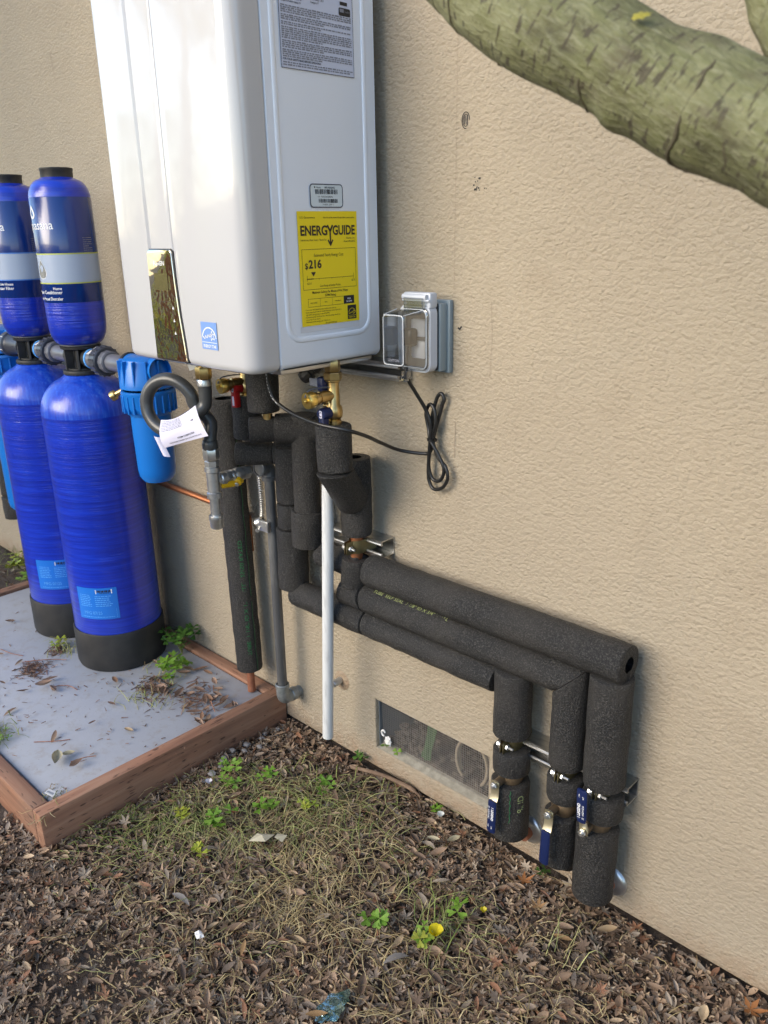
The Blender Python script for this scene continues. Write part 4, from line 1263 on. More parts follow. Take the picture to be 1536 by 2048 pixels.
pipe_clamp('brass strap clamp above the thick pipe run', -.064, .648)
pipe_clamp('strap clamp above the left lower valve, nearest the vent', .378, .331)
pipe_clamp('strap clamp above the middle lower valve', .507, .326)
pipe_clamp('strap clamp behind the upright blue lever at the right', .588, .325)

# ================================================================ brass service valves under the heater
def service_valve(label, x, y, zt, zb, grip, cap_z, hidden=False):
    S = Thing('service_valve', label, 'valve', (x, y, zb), 'brass service valves under the heater')
    b = (x, y, 0)
    S.part('body', lathe([(.010, zb), (.0145, zb + .001), (.0145, zb + .016), (.012, zb + .018), (.0165, zb + .024), (.0178, zb + .034), (.0165, zb + .044), (.0125, zb + .050), (.0120, zt - .034), (.0155, zt - .032), (.0155, zt - .029), (.011, zt - .028)], b, seg=24), 'brass')
    S.part('union_nut', join(hexnut(.0190, zt - .030, zt - .014, b), hexnut(.0165, zt - .013, zt + .012, b)), 'brass')
    a = (-.10, -1, -.05)
    S.part('drain_port', lathe([(.0105, .004), (.0115, .020), (.0128, .021), (.0128, .036), (.0105, .037), (.0105, .041), (.0140, .043), (.0140, .050)], (x, y, cap_z), a, 22), 'brass')
    S.part('port_cap', join(lathe([(.0150, .050), (.0165, .051), (.0172, .054), (.0172, .066), (.0162, .068), (0, .0685)], (x, y, cap_z), a, 26), lathe([(.0045, .070), (.0035, .075), (0, .0755)], (x, y, cap_z), a, 10)), 'brass_cap')
    S.part('cap_strap', tube(smooth_path([(x - .001, y - .012, cap_z + .017), (x - .003, y - .036, cap_z + .0185), (x - .006, y - .060, cap_z + .016), (x - .0065, y - .071, cap_z + .004)], 5), .0016, 6), 'grey_pvc')
    # main lever, hanging down on the near side
    zl = zb + .034
    S.part('lever', join(lathe([(.0105, .012), (.0125, .016), (.0125, .034), (.0115, .037), (0, .0375)], (x, y, zl), (0, -1, 0), 20),
           rbox(x - .0085, x + .0085, y - .0375, y - .022, zl - .044, zl, .003, 2)), grip)
    S.part('lever_label', put(join(line2d([(.0042 * math.cos(R(t)), .0042 * math.sin(R(t))) for t in range(50, 330, 20)], .0016)), on_front(y - .0379, x, zl)), 'ink')
    S.part('lever_label', put(join(poly2d(rrect2d(.0085, .016, .003, 4, 0, 0)), poly2d(rrect2d(.0075, .022, .001, 2, .0, -.0285))), on_front(y - .0377, x, zl)), 'paper')
    S.part('side_plug', lathe([(.006, 0), (.006, .012), (.0045, .0135), (0, .0138)], (x - .008, y - .004, zb + .046), (-.8, -.6, .1), 14), 'brass')
    return S
cold = service_valve('brass service valve with blue levers under the right of the heater', -.021, -.150, 1.074, .945, 'blue_grip', 1.014)
cold.part('lever', join(rbox(-.046, -.0300, -.172, -.150, 1.022, 1.050, .003, 2)), 'blue_grip')
cold.part('lever_tag', rbox(-.070, -.046, -.1705, -.1675, 1.030, 1.046, .001, 1), 'grey_ink')
service_valve('brass service valve with a red lever under the middle of the heater', -.340, -.132, 1.078, .958, 'red_grip', 1.004)
BP = Thing('hose_adapter', 'black ribbed plastic outlet under the heater beside the blue lever', 'plastic fitting', (-.09, -.16, 1.06))
BP.part('spout', lathe([(.0, -.004), (.013, -.003), (.016, .004), (.016, .020), (.012, .022), (.012, .030), (.016, .032), (.014, .046)], (-.094, -.165, 1.043), (.55, .35, .55), 12), 'black_plastic', angle=20)

# ================================================================ gas line
G = Thing('gas_pipe', 'steel gas pipe with a yellow handled valve and drip leg under the heater', 'gas pipe', (-.36, -.06, .115))
gx, gy = -.3435, -.240
b = (gx, gy, 0)
G.part('tee', join(lathe([(.013, .823), (.0175, .822), (.0178, .812), (.0150, .810), (.0150, .763), (.0178, .761), (.0178, .749), (.013, .748)], b, seg=26),
    lathe([(.012, 0), (.0140, .016), (.0165, .018), (.0165, .030), (.012, .031)], (gx, gy, .789), (-.05, 1, -.02), 24)), 'zinc')
G.part('tee_mark', put(line2d([(0, .006), (.004, 0), (0, -.006), (-.004, 0), (0, .006)], .0010), lambda u, v: (gx + .0152 * math.sin(R(24) + u / .0152), gy - .0152 * math.cos(R(24) + u / .0152), .785 + v)), 'steel')
G.part('nipple', lathe([(.0122, .752), (.0122, .698)], (gx - .001, gy, 0), seg=24), 'zinc')
G.part('drip_cap', lathe([(.0125, .707), (.0165, .706), (.0172, .703), (.0172, .694), (.0160, .692), (.0155, .676), (.0135, .673), (0, .672)], (gx - .0015, gy, 0), seg=26), 'zinc')
va = Vector((-.115, 1, -.045)).normalized()
p0 = Vector((gx, gy, .789)) + va * .030
gv = G.part('gas_valve', join(hexnut(.0165, 0, .020, p0, va), lathe([(.0135, .018), (.0160, .022), (.0160, .028), (.0140, .030), (.0160, .034), (.0172, .046), (.0160, .058), (.0135, .060)], p0, va, 26), hexnut(.0160, .058, .080, p0, va)), 'steel')
pc = p0 + va * .046
hx = Vector((.55, -.60, -.55)).normalized()
G.part('valve_handle', join(lathe([(.010, .014), (.012, .016), (.012, .026), (.010, .028), (0, .0285)], pc, hx, 22),
       tube([pc + hx * .022 + va * .018, pc + hx * .022 - va * .012 + Vector((0, 0, -.002)), pc + hx * .022 - va * .046 + Vector((0, 0, -.001))], [.0075, .0085, .0065], 8, flat=.55)), 'yellow_grip', gv)
G.part('handle_nut', hexnut(.0062, .0285, .033, pc, hx), 'steel', gv)
ex, ey, ez = -.3645, -.062, .7805
G.part('elbow', join(tube(smooth_path([Vector((ex, ey, ez)) - va * .034, Vector((ex, ey, ez)) - va * .010, (ex, ey + .001, ez - .010), (ex - .001, ey, ez - .034)], 6), .0165, 22), lathe([(.0165, 0), (.0195, .001), (.0195, .010), (.0165, .012)], Vector((ex, ey, ez)) - va * .036, va, 24), lathe([(.0165, 0), (.0195, .001), (.0195, .010), (.0165, .012)], (ex - .001, ey, ez - .036), (0, 0, 1), 24)), 'black_iron')
G.part('riser', tube([(ex - .001, ey, ez - .026), (-.3735, -.060, .136)], .0134, 22), 'black_iron')
G.part('elbow', join(tube(smooth_path([(-.374, -.060, .158), (-.3745, -.060, .130), (-.3745, -.054, .1165), (-.3745, -.040, .1145), (-.3745, -.022, .1145)], 6), .0172, 22), lathe([(.0165, 0), (.0195, .001), (.0195, .009), (.0165, .011)], (-.374, -.060, .151), (0, 0, 1), 24)), 'galv_weathered', label='grey weathered lower elbow')
G.part('wall_nipple', lathe([(.0172, -.034), (.0190, -.032), (.0190, -.018), (.0150, -.015), (.0150, .0)], (-.3745, -.0005, .1145), (0, 1, 0), 24), 'galv_weathered')
# copper bonding clamp with an armoured ground wire
BC = Thing('ground_clamp', 'shiny ground clamp on the gas pipe with a coiled metal conduit', 'clamp', (-.372, -.062, .630))
BC.part('clamp_half', join(rbox(-.394, -.356, -.086, -.076, .612, .640, .002, 2), rbox(-.394, -.356, -.049, -.040, .612, .640, .002, 2)), 'steel')
BC.part('clamp_screw', join(lathe([(.003, -.012), (.003, .016), (.0055, .017), (.0055, .020), (0, .021)], (-.389, -.086, .622), (.55, -.8, -.15), 12), lathe([(.0025, 0), (.0025, .02)], (-.361, -.086, .622), (0, 1, 0), 8)), 'steel')
BC.part('clamp_hub', lathe([(.0095, 0), (.0135, .004), (.0135, .020), (.0095, .022), (0, .0225)], (-.396, -.066, .630), (-.75, -.45, -.35), 20), 'steel')
cpath = smooth_path([(-.470, -.016, .760), (-.462, -.020, .722), (-.452, -.026, .680), (-.442, -.034, .642), (-.434, -.045, .612), (-.420, -.056, .603), (-.404, -.062, .616), (-.398, -.065, .628)], 14)
rib = [.0062 + .0022 * (k % 2) for k in range(len(cpath))]
BC.part('flexible_conduit', tube(cpath, rib, 10), 'steel', angle=20)

# flexible gas connector with its loop, and the paper tag
GH = Thing('gas_hose', 'dark grey flexible gas hose making one loop below the heater', 'hose', (gx, gy, .9))
GH.part('hose_nut', join(hexnut(.0180, 1.024, 1.052, b), lathe([(.012, 1.05), (.012, 1.074)], b, seg=18)), 'brass', label='upper olive brass nut')
GH.part('ferrule', lathe([(.0155, 1.024), (.0165, 1.022), (.0165, 1.010), (.014, 1.008)], b, seg=22), 'steel')
uu = Vector((.935, .354, 0))
lc = Vector((gx, gy, 0)) - uu * .086 + Vector((.0, -.020, .962))
LP = [Vector((gx, gy, 1.014)), Vector((gx, gy, .990)), Vector((gx - .004, gy - .006, .960))]
nn = Vector((.354, -.935, 0))
for a in range(-28, -370, -22):
    t = (-28 - a) / 340
    LP.append(lc + uu * .060 * math.cos(R(a)) + Vector((0, 0, .058 * math.sin(R(a)))) + nn * (.012 - .034 * t))
LP += [Vector((gx - .010, gy + .012, .925)), Vector((gx - .002, gy + .004, .895)), Vector((gx, gy, .874))]
GH.part('hose', tube(smooth_path(LP, 6), .0148, 20), 'hose_grey', angle=60)
GH.part('ferrule', lathe([(.0150, .886), (.0165, .884), (.0180, .878), (.0180, .868), (.0165, .864)], b, seg=24), 'hose_grey')
GH.part('hose_nut', join(hexnut(.0185, .840, .867, b), lathe([(.0165, .867), (.0165, .870)], b, seg=20), hexnut(.0165, .823, .838, b)), 'steel', label='lower steel nut')
def tagsheet():
    # paper folded over the hose: a slightly curling sheet
    V, F = [], []
    nu, nv = 12, 10
    c00, c10, c11, c01 = (Vector(p) for p in ((-.420, -.312, .934), (-.300, -.300, .980), (-.248, -.306, .922), (-.400, -.318, .875)))
    for j in range(nv + 1):
        for i in range(nu + 1):
            u, v = i / nu, j / nv
            p = (c00 * (1 - u) + c10 * u) * (1 - v) + (c01 * (1 - u) + c11 * u) * v
            p += nn * (.010 * math.sin(v * 3.0) + .006 * math.sin(u * 4 + v * 2)) + Vector((0, 0, .010 * math.sin(u * 3.1) * (1 - v) * -1 + .004 * math.sin(v * 3) * u))
            V.append(tuple(p))
    for j in range(nv):
        for i in range(nu):
            a = j * (nu + 1) + i
            F.append((a, a + 1, a + nu + 2, a + nu + 1))
    return V, F
PTg = Thing('paper_tag', 'white paper instruction tag wrapped over the grey hose loop', 'paper tag', tuple(lc + Vector((0, 0, -.1))))
PTg.part('sheet', tagsheet(), 'paper', angle=None)
TS = tagsheet()[0]
def ontagsheet(u, v):
    i = max(0, min(11.999, u * 12)); j = max(0, min(9.999, (1 - v) * 10))
    a, b_ = int(i), int(j)
    fu, fv = i - a, j - b_
    g4 = [Vector(TS[(b_ + q_) * 13 + a + p_]) for q_ in (0, 1) for p_ in (0, 1)]
    p = (g4[0] * (1 - fu) + g4[1] * fu) * (1 - fv) + (g4[2] * (1 - fu) + g4[3] * fu) * fv
    return tuple(p + nn * .0009)
PTg.part('printing', put(join(*[micro2d(.06, .62, .93 - k * .055, .022, 200 + k, .95) for k in range(7)], line2d([(.28, .98), (.30, .55)], .008), line2d([(.05, .76), (.62, .76)], .006), line2d([(.50, .98), (.52, .6)], .008)), ontagsheet), 'grey_ink', angle=None)
PTg.part('lettering', put(join(text2d('SB', .065, .80, .60, 'LEFT', .02), text2d('ITEM C2SPC75K', .075, .38, .20, 'LEFT', .02, .72), text2d('UNCOATED FLEXIBLE GAS CONNECTOR 3/4 ID', .060, .16, .085, 'LEFT', .01, .56)), ontagsheet), 'ink', angle=None)
def tagback():
    V, F = [], []
    o_ = lc + nn * .028
    for j in range(7):
        for i in range(5):
            u, v = i / 4, j / 6
            V.append(tuple(o_ + uu * (-.024 + .022 * u + .02 * v) + Vector((0, 0, -.062 - .044 * v - .004 * u)) + nn * (.002 + .008 * math.sin(u * 3))))
    for j in range(6):
        for i in range(4): F.append((j * 5 + i, j * 5 + i + 1, j * 5 + i + 6, j * 5 + i + 5))
    return V, F
PTg.part('sheet', tagback(), 'paper', angle=None)
GT = Thing('heater_tag', 'small white tag hanging from the heater behind the hose nut', 'paper tag', (-.40, -.21, 1.06))
GT.part('sheet', rot_geo(rbox(-.016, .016, -.0004, .0004, -.028, 0, .0001, 1), Matrix.Translation((-.392, -.235, 1.068)) @ Matrix.Rotation(R(38), 4, 'Z') @ Matrix.Rotation(R(-16), 4, 'Y')), 'white_paper')

# ---------------------------------------------------------------- white drain pipe
DP = Thing('drain_pipe', 'scuffed white plastic drain pipe hanging in front of the foam runs', 'pipe', (-.12, -.108, .13))
DP.part('pipe', lathe([(.0105, .1255), (.0133, .1255), (.0135, .127), (.0135, .80), (.0105, .80), (.0105, .1255)], (-.1470, -.108, 0), (.062, 0, 1), 28), 'white_pvc')
# ================================================================ weatherproof outlet and its cord
OB = Thing('outlet_box', 'grey weatherproof outlet with a clear bubble cover right of the heater', 'electrical outlet', (.12, 0, 1.06))
OB.part('back_box', join(rbox(.074, .168, -.012, -.0005, 1.058, 1.198, .002, 2), rbox(.079, .163, -.034, -.012, 1.063, 1.193, .003, 2)), 'box_grey')
OB.part('gasket', rbox(.083, .160, -.040, -.034, 1.066, 1.193, .002, 1), 'gasket')
fr = [(x, z) for x, z in rrect2d(.078, .128, .016, 6, .1215, 1.127)]
def hull(poly_a, ya, poly_b, yb, capb=True, capa=False):
    n = len(poly_a)
    V = [(x, ya, z) for x, z in poly_a] + [(x, yb, z) for x, z in poly_b]
    F = [(i, (i + 1) % n, n + (i + 1) % n, n + i) for i in range(n)]
    if capb: F.append(tuple(n + i for i in range(n)))
    if capa: F.append(tuple(range(n))[::-1])
    return V, F
OB.part('cover_frame', join(hull(fr, -.040, fr, -.060, False), (lambda a, b: ([(x, -.060, z) for x, z in a] + [(x, -.060, z) for x, z in b], ring2d(a, b)[1]))(fr, rrect2d(.068, .118, .012, 6, .1215, 1.127)),
    rbox(.0900, .1600, -.060, -.038, 1.185, 1.214, .004, 2)), 'box_light')
OB.part('face_plate', rbox(.086, .157, -.048, -.042, 1.068, 1.186, .002, 1), 'box_dark')
OB.part('receptacle', join(rbox(.104, .139, -.0505, -.0475, 1.088, 1.122, .004, 2), rbox(.104, .139, -.0505, -.0475, 1.130, 1.164, .004, 2)), 'box_light')
OB.part('hinge', join(lathe([(.0052, 0), (.0052, .060), (0, .0602)], (.095, -.064, 1.206), (1, 0, 0), 14), lathe([(.0022, -.001), (.0022, .066), (0, .0662)], (.095, -.064, 1.2), (1, 0, 0), 8)), 'box_light')
R0 = rrect2d(.074, .118, .013, 6, .1215, 1.126)
R1 = rrect2d(.070, .112, .013, 6, .1210, 1.127)
R2 = rrect2d(.054, .096, .008, 6, .1205, 1.130)
R3 = rrect2d(.048, .090, .006, 6, .1205, 1.130)
n = len(R0)
V = []
rows = [(R0, -.0605), (R0, -.0655), (R1, -.0675), (R1, -.074), ([( (a[0] + b[0]) / 2 , (a[1] + b[1]) / 2) for a, b in zip(R1, R2)], -.096), (R2, -.118), (R3, -.1225)]
for P, y in rows: V += [(x, y, z) for x, z in P]
F = []
for k in range(len(rows) - 1):
    for i in range(n): F.append((k * n + i, k * n + (i + 1) % n, (k + 1) * n + (i + 1) % n, (k + 1) * n + i))
F.append(tuple((len(rows) - 1) * n + i for i in range(n)))
OB.part('clear_cover', (V, F), 'clear', angle=50)
OB.part('cover_edge_highlight', join(tube([(x, -.1212, z) for x, z in rrect2d(.0505, .0925, .007, 6, .1205, 1.130)], .0011, 6, True), tube([(x, -.0680, z) for x, z in rrect2d(.0715, .1135, .013, 6, .1210, 1.127)], .0011, 6, True),
    *[tube([(.1208 + sx_ * .0335, -.074, 1.1285 + sz_ * .0545), (.1205 + sx_ * .0255, -.119, 1.130 + sz_ * .0465)], .0009, 5) for sx_ in (-1, 1) for sz_ in (-1, 1)]), 'edge_highlight')
OB.part('cover_tab', rbox(.100, .150, -.071, -.062, 1.184, 1.205, .002, 1), 'clear')
OB.part('latch', join(rbox(.110, .124, -.090, -.074, 1.052, 1.068, .002, 1), rbox(.107, .119, -.086, -.076, 1.046, 1.053, .001, 1)), 'clear')
OB.part('lettering', put(text2d('LEVITON', .0072, .122, 1.0905, 'CENTER', .02), on_front(-.1231, 0, 0)), 'grey_ink')
PCd = Thing('power_cord', 'black power cord from the heater with its slack tied in a bundle', 'power cord', (.13, -.03, .92))
c1 = smooth_path([(-.118, -.238, 1.084), (-.119, -.238, 1.054), (-.118, -.236, 1.03), (-.107, -.233, 1.005), (-.065, -.233, .988), (-.014, -.236, .980), (.037, -.236, .975), (.088, -.212, .967), (.084, -.160, .945), (.070, -.110, .921), (.068, -.052, .893), (.106, -.022, .886), (.124, -.018, .893), (.130, -.017, .919),
    (.151, -.014, .990), (.157, -.014, 1.004), (.150, -.015, 1.016), (.139, -.016, 1.004), (.129, -.018, .965), (.132, -.020, .919), (.146, -.020, .885), (.166, -.020, .868), (.172, -.020, .845), (.158, -.018, .822), (.132, -.016, .812), (.118, -.016, .830), (.119, -.018, .868), (.131, -.022, .919),
    (.143, -.024, .955), (.139, -.024, .985), (.126, -.023, .992), (.115, -.021, .972), (.121, -.020, .940), (.131, -.026, .919), (.150, -.024, .892), (.164, -.022, .862), (.152, -.020, .836), (.131, -.019, .835), (.122, -.021, .862), (.130, -.026, .919), (.133, -.028, .955), (.124, -.034, .985), (.1155, -.055, 1.022), (.1120, -.072, 1.050), (.108, -.073, 1.082), (.107, -.066, 1.115)], 7)
PCd.part('cable', tube(c1, .0038, 10), 'cable_black', angle=70)
PCd.part('plug', join(rbox(.094, .120, -.072, -.048, 1.112, 1.146, .006, 3)), 'cable_black')
PCd.part('cable_tie', join(lathe([(.0100, -.0022), (.0106, -.0018), (.0106, .0018), (.0100, .0022)], (.131, -.021, .919), (.1, 0, 1), 16), tube([(.140, -.028, .920), (.143, -.032, .932), (.142, -.034, .945)], .0012, 5), tube([(.137, -.030, .920), (.147, -.034, .930)], .0009, 5)), 'cable_black')
PCd.part('print_marks', join(*[tube([c1[k] + Vector((0, -.0037, .0008)), c1[k + 1] + Vector((0, -.0037, .0008))], .0005, 4) for k in range(4, 24, 2)]), 'white_print')

# ================================================================ tree limb crossing the upper right corner
def limb(P, rad, seg=40, n=26, knobs=()):
    Q = smooth_path(P, n)
    m = len(Q)
    rr = []
    for i in range(m):
        t = i / (m - 1) * (len(P) - 1)
        k = min(int(t), len(P) - 2)
        r_ = rad[k] + (rad[k + 1] - rad[k]) * (t - k)
        rr.append(r_ * (1 + .03 * noise.noise(Vector((i * .11, 4, 1)))))
    V, F = tube(Q, rr, seg)
    V2 = []
    for v in V:
        v = Vector(v)
        i = min(range(m), key=lambda a: (Q[a] - v).length_squared) if False else None
        V2.append(v)
    out = []
    for idx, v in enumerate(V2):
        c = Q[idx // seg]
        e = (v - c).normalized()
        bsc = .0016 * noise.noise(v * 40) + .004 * noise.noise(v * 11)
        for kp, kr, kh in knobs:
            d_ = (v - Vector(kp)).length
            bsc += kh * math.exp(-(d_ / kr) ** 2)
        out.append(tuple(v + e * bsc))
    return out, F
TR = Thing('garden_tree', 'smooth green barked tree with a thick limb crossing the upper right', 'tree', (1.95, -1.05, 0))
LPts = [(.18, -.62, 1.885), (.42, -.565, 1.690), (.580, -.55, 1.588), (.672, -.55, 1.524), (.766, -.55, 1.478), (.856, -.55, 1.427), (.934, -.55, 1.392), (1.06, -.57, 1.332), (1.40, -.72, 1.20), (1.95, -1.05, .98)]
lr = [.030, .034, .0380, .0420, .0450, .0445, .0440, .051, .066, .10]
TR.part('limb', limb(LPts, lr, knobs=[((.80, -.57, 1.415), .014, .005), ((.70, -.56, 1.478), .016, .004), ((.885, -.56, 1.465), .022, .005), ((.90, -.59, 1.40), .014, .004), ((.93, -.56, 1.36), .02, .003)]), 'bark', angle=80)
def ring_scar(t, seed, wd, part_=(0, 360)):
    Q = smooth_path(LPts, 26)
    i = int(t * 26)
    c_, d_ = Q[i], (Q[i + 1] - Q[i - 1]).normalized()
    k = int(t); r_ = lr[k] + (lr[k + 1] - lr[k]) * (t - k)
    u = d_.cross(Vector((0, 0, 1))).normalized(); w = d_.cross(u)
    P, rad = [], []
    n_ = 64
    for m_ in range(n_ + 1):
        a = R(part_[0] + (part_[1] - part_[0]) * m_ / n_)
        p = Vector((math.cos(a) * 1.3, math.sin(a) * 1.3, seed * 5.))
        e = u * math.cos(a) + w * math.sin(a)
        along = d_ * (.010 * noise.noise(p) + .003 * noise.noise(p * 4))
        s = c_ + along
        rr = r_ * (1 + .03 * noise.noise(Vector((i * .11, 4, 1))))
        v = s + e * rr
        v = v + e * (.0016 * noise.noise(v * 40) + .004 * noise.noise(v * 11))
        P.append(v - e * .0004)
        rad.append(wd * (.55 + .9 * abs(noise.noise(p * 3 + Vector((9, 0, 0))))) * (1 if 2 < m_ < n_ - 2 else .3))
    return tube(P, rad, 7)
for k, (t, wd, pa) in enumerate(((2.42, .0011, (0, 360)), (2.75, .0016, (0, 360)), (3.25, .0022, (60, 330)), (3.32, .0012, (0, 360)), (3.86, .0010, (150, 300)), (4.28, .0018, (20, 250)), (4.75, .0010, (120, 280)), (5.30, .0028, (0, 360)), (5.42, .0016, (90, 260)), (5.9, .0014, (0, 360)))):
    TR.part('ring_scar', ring_scar(t, k, wd, pa), 'scar_bark', angle=80)
TR.part('limb', limb([(.835, -.47, 1.63), (.872, -.47, 1.545), (.896, -.47, 1.497), (.93, -.48, 1.455), (1.02, -.52, 1.385), (1.2, -.62, 1.28)], [.020, .022, .024, .026, .03, .04], 24, 14), 'bark', angle=80)
TR.part('trunk', limb([(1.95, -1.05, -.1), (1.93, -1.05, .5), (1.95, -1.05, 1.0), (2.05, -1.1, 2.0), (2.4, -1.0, 4.2)], [.16, .13, .12, .10, .05], 24, 8), 'bark', angle=80)
def lichen(c, e, s, seed):
    q_ = random.Random(seed)
    e = Vector(e).normalized(); _, u, w = frame(e)
    V = [tuple(Vector(c) + e * .0022)]; n_ = 22
    for k in range(n_):
        a = 2 * math.pi * k / n_; r_ = s * q_.uniform(.55, 1.1)
        V.append(tuple(Vector(c) + u * math.cos(a) * r_ * 1.5 + w * math.sin(a) * r_ * .8 + e * .0004))
    return V, [(0, 1 + k, 1 + (k + 1) % n_) for k in range(n_)]
MAT['lichen'] = pm('lichen', (.20, .185, .03), .9, var=(300, (.25, .22, .03), .4, .6))
lv = Vector((.825, -.55, 1.455)); le = Vector((.10, -.72, .62)).normalized()
TR.part('lichen', lichen(lv + le * .0455, le, .0060, 3), 'lichen')
# leafy crown, above and behind the photographer
def leaf_cloud(centre, rad, count, size, cols, seed):
    g = np.random.default_rng(seed)
    V, F, Cc = [], [], []
    pts = g.normal(size=(count, 3)); pts /= np.linalg.norm(pts, axis=1)[:, None]
    pts *= (g.random(count) ** .45)[:, None]
    for k in range(count):
        p = Vector(pts[k] * rad) * (1 + .25 * noise.noise(Vector(pts[k]) * 2.3)) + Vector(centre)
        a = Vector(g.normal(size=3)).normalized(); b_ = a.orthogonal().normalized()
        s = size * g.uniform(.6, 1.3)
        i = len(V)
        V += [tuple(p - a * s), tuple(p + b_ * s * .4 + a * s * .1), tuple(p + a * s), tuple(p - b_ * s * .4 + a * s * .1)]
        F.append((i, i + 1, i + 2, i + 3))
        c = cols[int(g.integers(len(cols)))]
        Cc += [(c[0], c[1], c[2], 1)] * 4
    return V, F, Cc
v_, f_, c_ = leaf_cloud((2.6, -.9, 4.6), (1.0, .9, .7), 500, .06, [(.05, .10, .02), (.08, .14, .03), (.03, .07, .015)], 5)
TR.part('crown', (v_, f_), 'fresh_leaf', kind='stuff', angle=None, cols=c_)

# the garden the glossy heater mirrors: a shrub with a red barked stem and a board fence beyond it
SH = Thing('garden_shrub', 'leafy garden tree with peeling reddish bark standing off to the left, with an added unseen second crown for shade', 'tree', (-2.98, -2.17, 0))
SH.part('trunk', limb([(-2.98, -2.17, -.1), (-2.97, -2.15, .6), (-2.98, -2.14, 1.3), (-2.9, -2.3, 2.4)], [.10, .075, .07, .05], 20, 8), 'red_bark', angle=80)
v_, f_, c_ = leaf_cloud((-4.40, -2.95, 1.40), (.95, .6, 1.1), 1600, .055, [(.36, .42, .05), (.48, .50, .08), (.22, .30, .04), (.56, .54, .12)], 6)
SH.part('crown', (v_, f_), 'tree_leaf', kind='stuff', angle=None, cols=c_)
v_, f_, c_ = leaf_cloud((-2.55, -2.6, 3.0), (1.25, .85, .80), 4200, .06, [(.12, .17, .02), (.20, .24, .03), (.07, .12, .02)], 8)  # second, overhead crown added out of view to shade the upper left wall
SH.part('crown', (v_, f_), 'tree_leaf', kind='stuff', angle=None, cols=c_)  # added unseen crown, only shades the upper left wall
FN = Thing('garden_fence', 'board fence at the far side of the garden behind the photographer', 'fence', (-3, -7, 0))
FN.part('board', join(*[rbox(-11 + k * .15, -11 + k * .15 + .142, -7.02, -7.0, .03, 1.7 + .02 * ((k * 7) % 3), 0) for k in range(100)]), 'fence_wood', kind='stuff')
FN.part('rail', join(rbox(-11, 4, -6.998, -6.95, .4, .49, 0), rbox(-11, 4, -6.998, -6.95, 1.3, 1.39, 0)), 'fence_wood')

# ================================================================ leaf litter
LEAFCOL = 2.4 * np.array([1.03, 1.0, .88]) * np.array([(.085, .058, .042), (.120, .084, .062), (.165, .118, .086), (.115, .092, .078), (.060, .042, .032), (.195, .150, .108), (.140, .118, .100), (.115, .060, .038), (.21, .165, .115)])
LEAFW = np.array([.2, .2, .16, .14, .1, .07, .08, .04, .01]); LEAFW = LEAFW / LEAFW.sum()

def tmpl_lance(wd=.30, fold=.10, curl=.25, bend=.0):
    """pointed leaf of unit length: midrib and two margins"""
    n_ = 5
    V, F = [], []
    for i in range(n_):
        t = i / (n_ - 1)
        w_ = wd * .5 * (math.sin(math.pi * min(1, t * .94 + .05)) ** .8)
        if i == n_ - 1: w_ = .004
        zc_ = curl * (t - .45) ** 2
        for s in (-1, 0, 1):
            V.append((t - .5, s * w_ + bend * (t - .5) ** 2, zc_ + abs(s) * fold * w_ * 2))
    for i in range(n_ - 1):
        for s in (0, 1):
            a = i * 3 + s
            F.append((a, a + 3, a + 4, a + 1))
    return np.array(V), F

def tmpl_maple(lobes, curl=.35, seed=0):
    """star shaped maple leaf with narrow pointed lobes"""
    g = np.random.default_rng(seed)
    V = [(0, 0, 0)]; F = []
    span = 250
    for k in range(lobes):
        a = R(-span / 2 + span * k / (lobes - 1))
        l = .55 * (1 - .38 * abs(k - (lobes - 1) / 2) / ((lobes - 1) / 2)) * g.uniform(.9, 1.1)
        up_ = curl * l * g.uniform(.1, 1.1)
        w_ = .085
        ca, sa = math.cos(a), math.sin(a)
        n0 = len(V)
        V += [(ca * l * .45 - sa * w_, sa * l * .45 + ca * w_, up_ * .30), (ca * l, sa * l, up_), (ca * l * .45 + sa * w_, sa * l * .45 - ca * w_, up_ * .30), (ca * l * .5, sa * l * .5, up_ * .18)]
        F += [(0, n0 + 2, n0 + 3), (0, n0 + 3, n0), (n0 + 2, n0 + 1, n0 + 3), (n0 + 3, n0 + 1, n0)]
    V += [(-.05, .012, .01), (-.05, -.012, .01), (-.5, 0, .06)]
    n0 = len(V) - 3
    F.append((n0, n0 + 1, n0 + 2))
    return np.array(V), F
TEMPL = [tmpl_lance(.30, .3, .25), tmpl_lance(.36, .5, .5, .15), tmpl_lance(.26, .2, -.3, -.2), tmpl_lance(.42, .6, .7, .1)] + [tmpl_maple(5, .6, 1), tmpl_maple(7, .9, 2), tmpl_maple(5, 1.3, 3), tmpl_maple(7, .4, 4)]

def rotm(az, tilt, roll):
    return np.array((Matrix.Rotation(az, 3, 'Z') @ Matrix.Rotation(tilt, 3, 'Y') @ Matrix.Rotation(roll, 3, 'X')))

def inside_pad(x, y, m=.0): return PX0 - .042 - m < x < -.430 + m and y > -.726 - m

def ground_z(x, y):
    if -2.8 < x < 1.9 and -1.5 < y < .1:
        return -.014 + .010 * noise.noise((x * 4, y * 4, 0)) + .004 * noise.noise((x * 15, y * 15, 3))
    return -.014

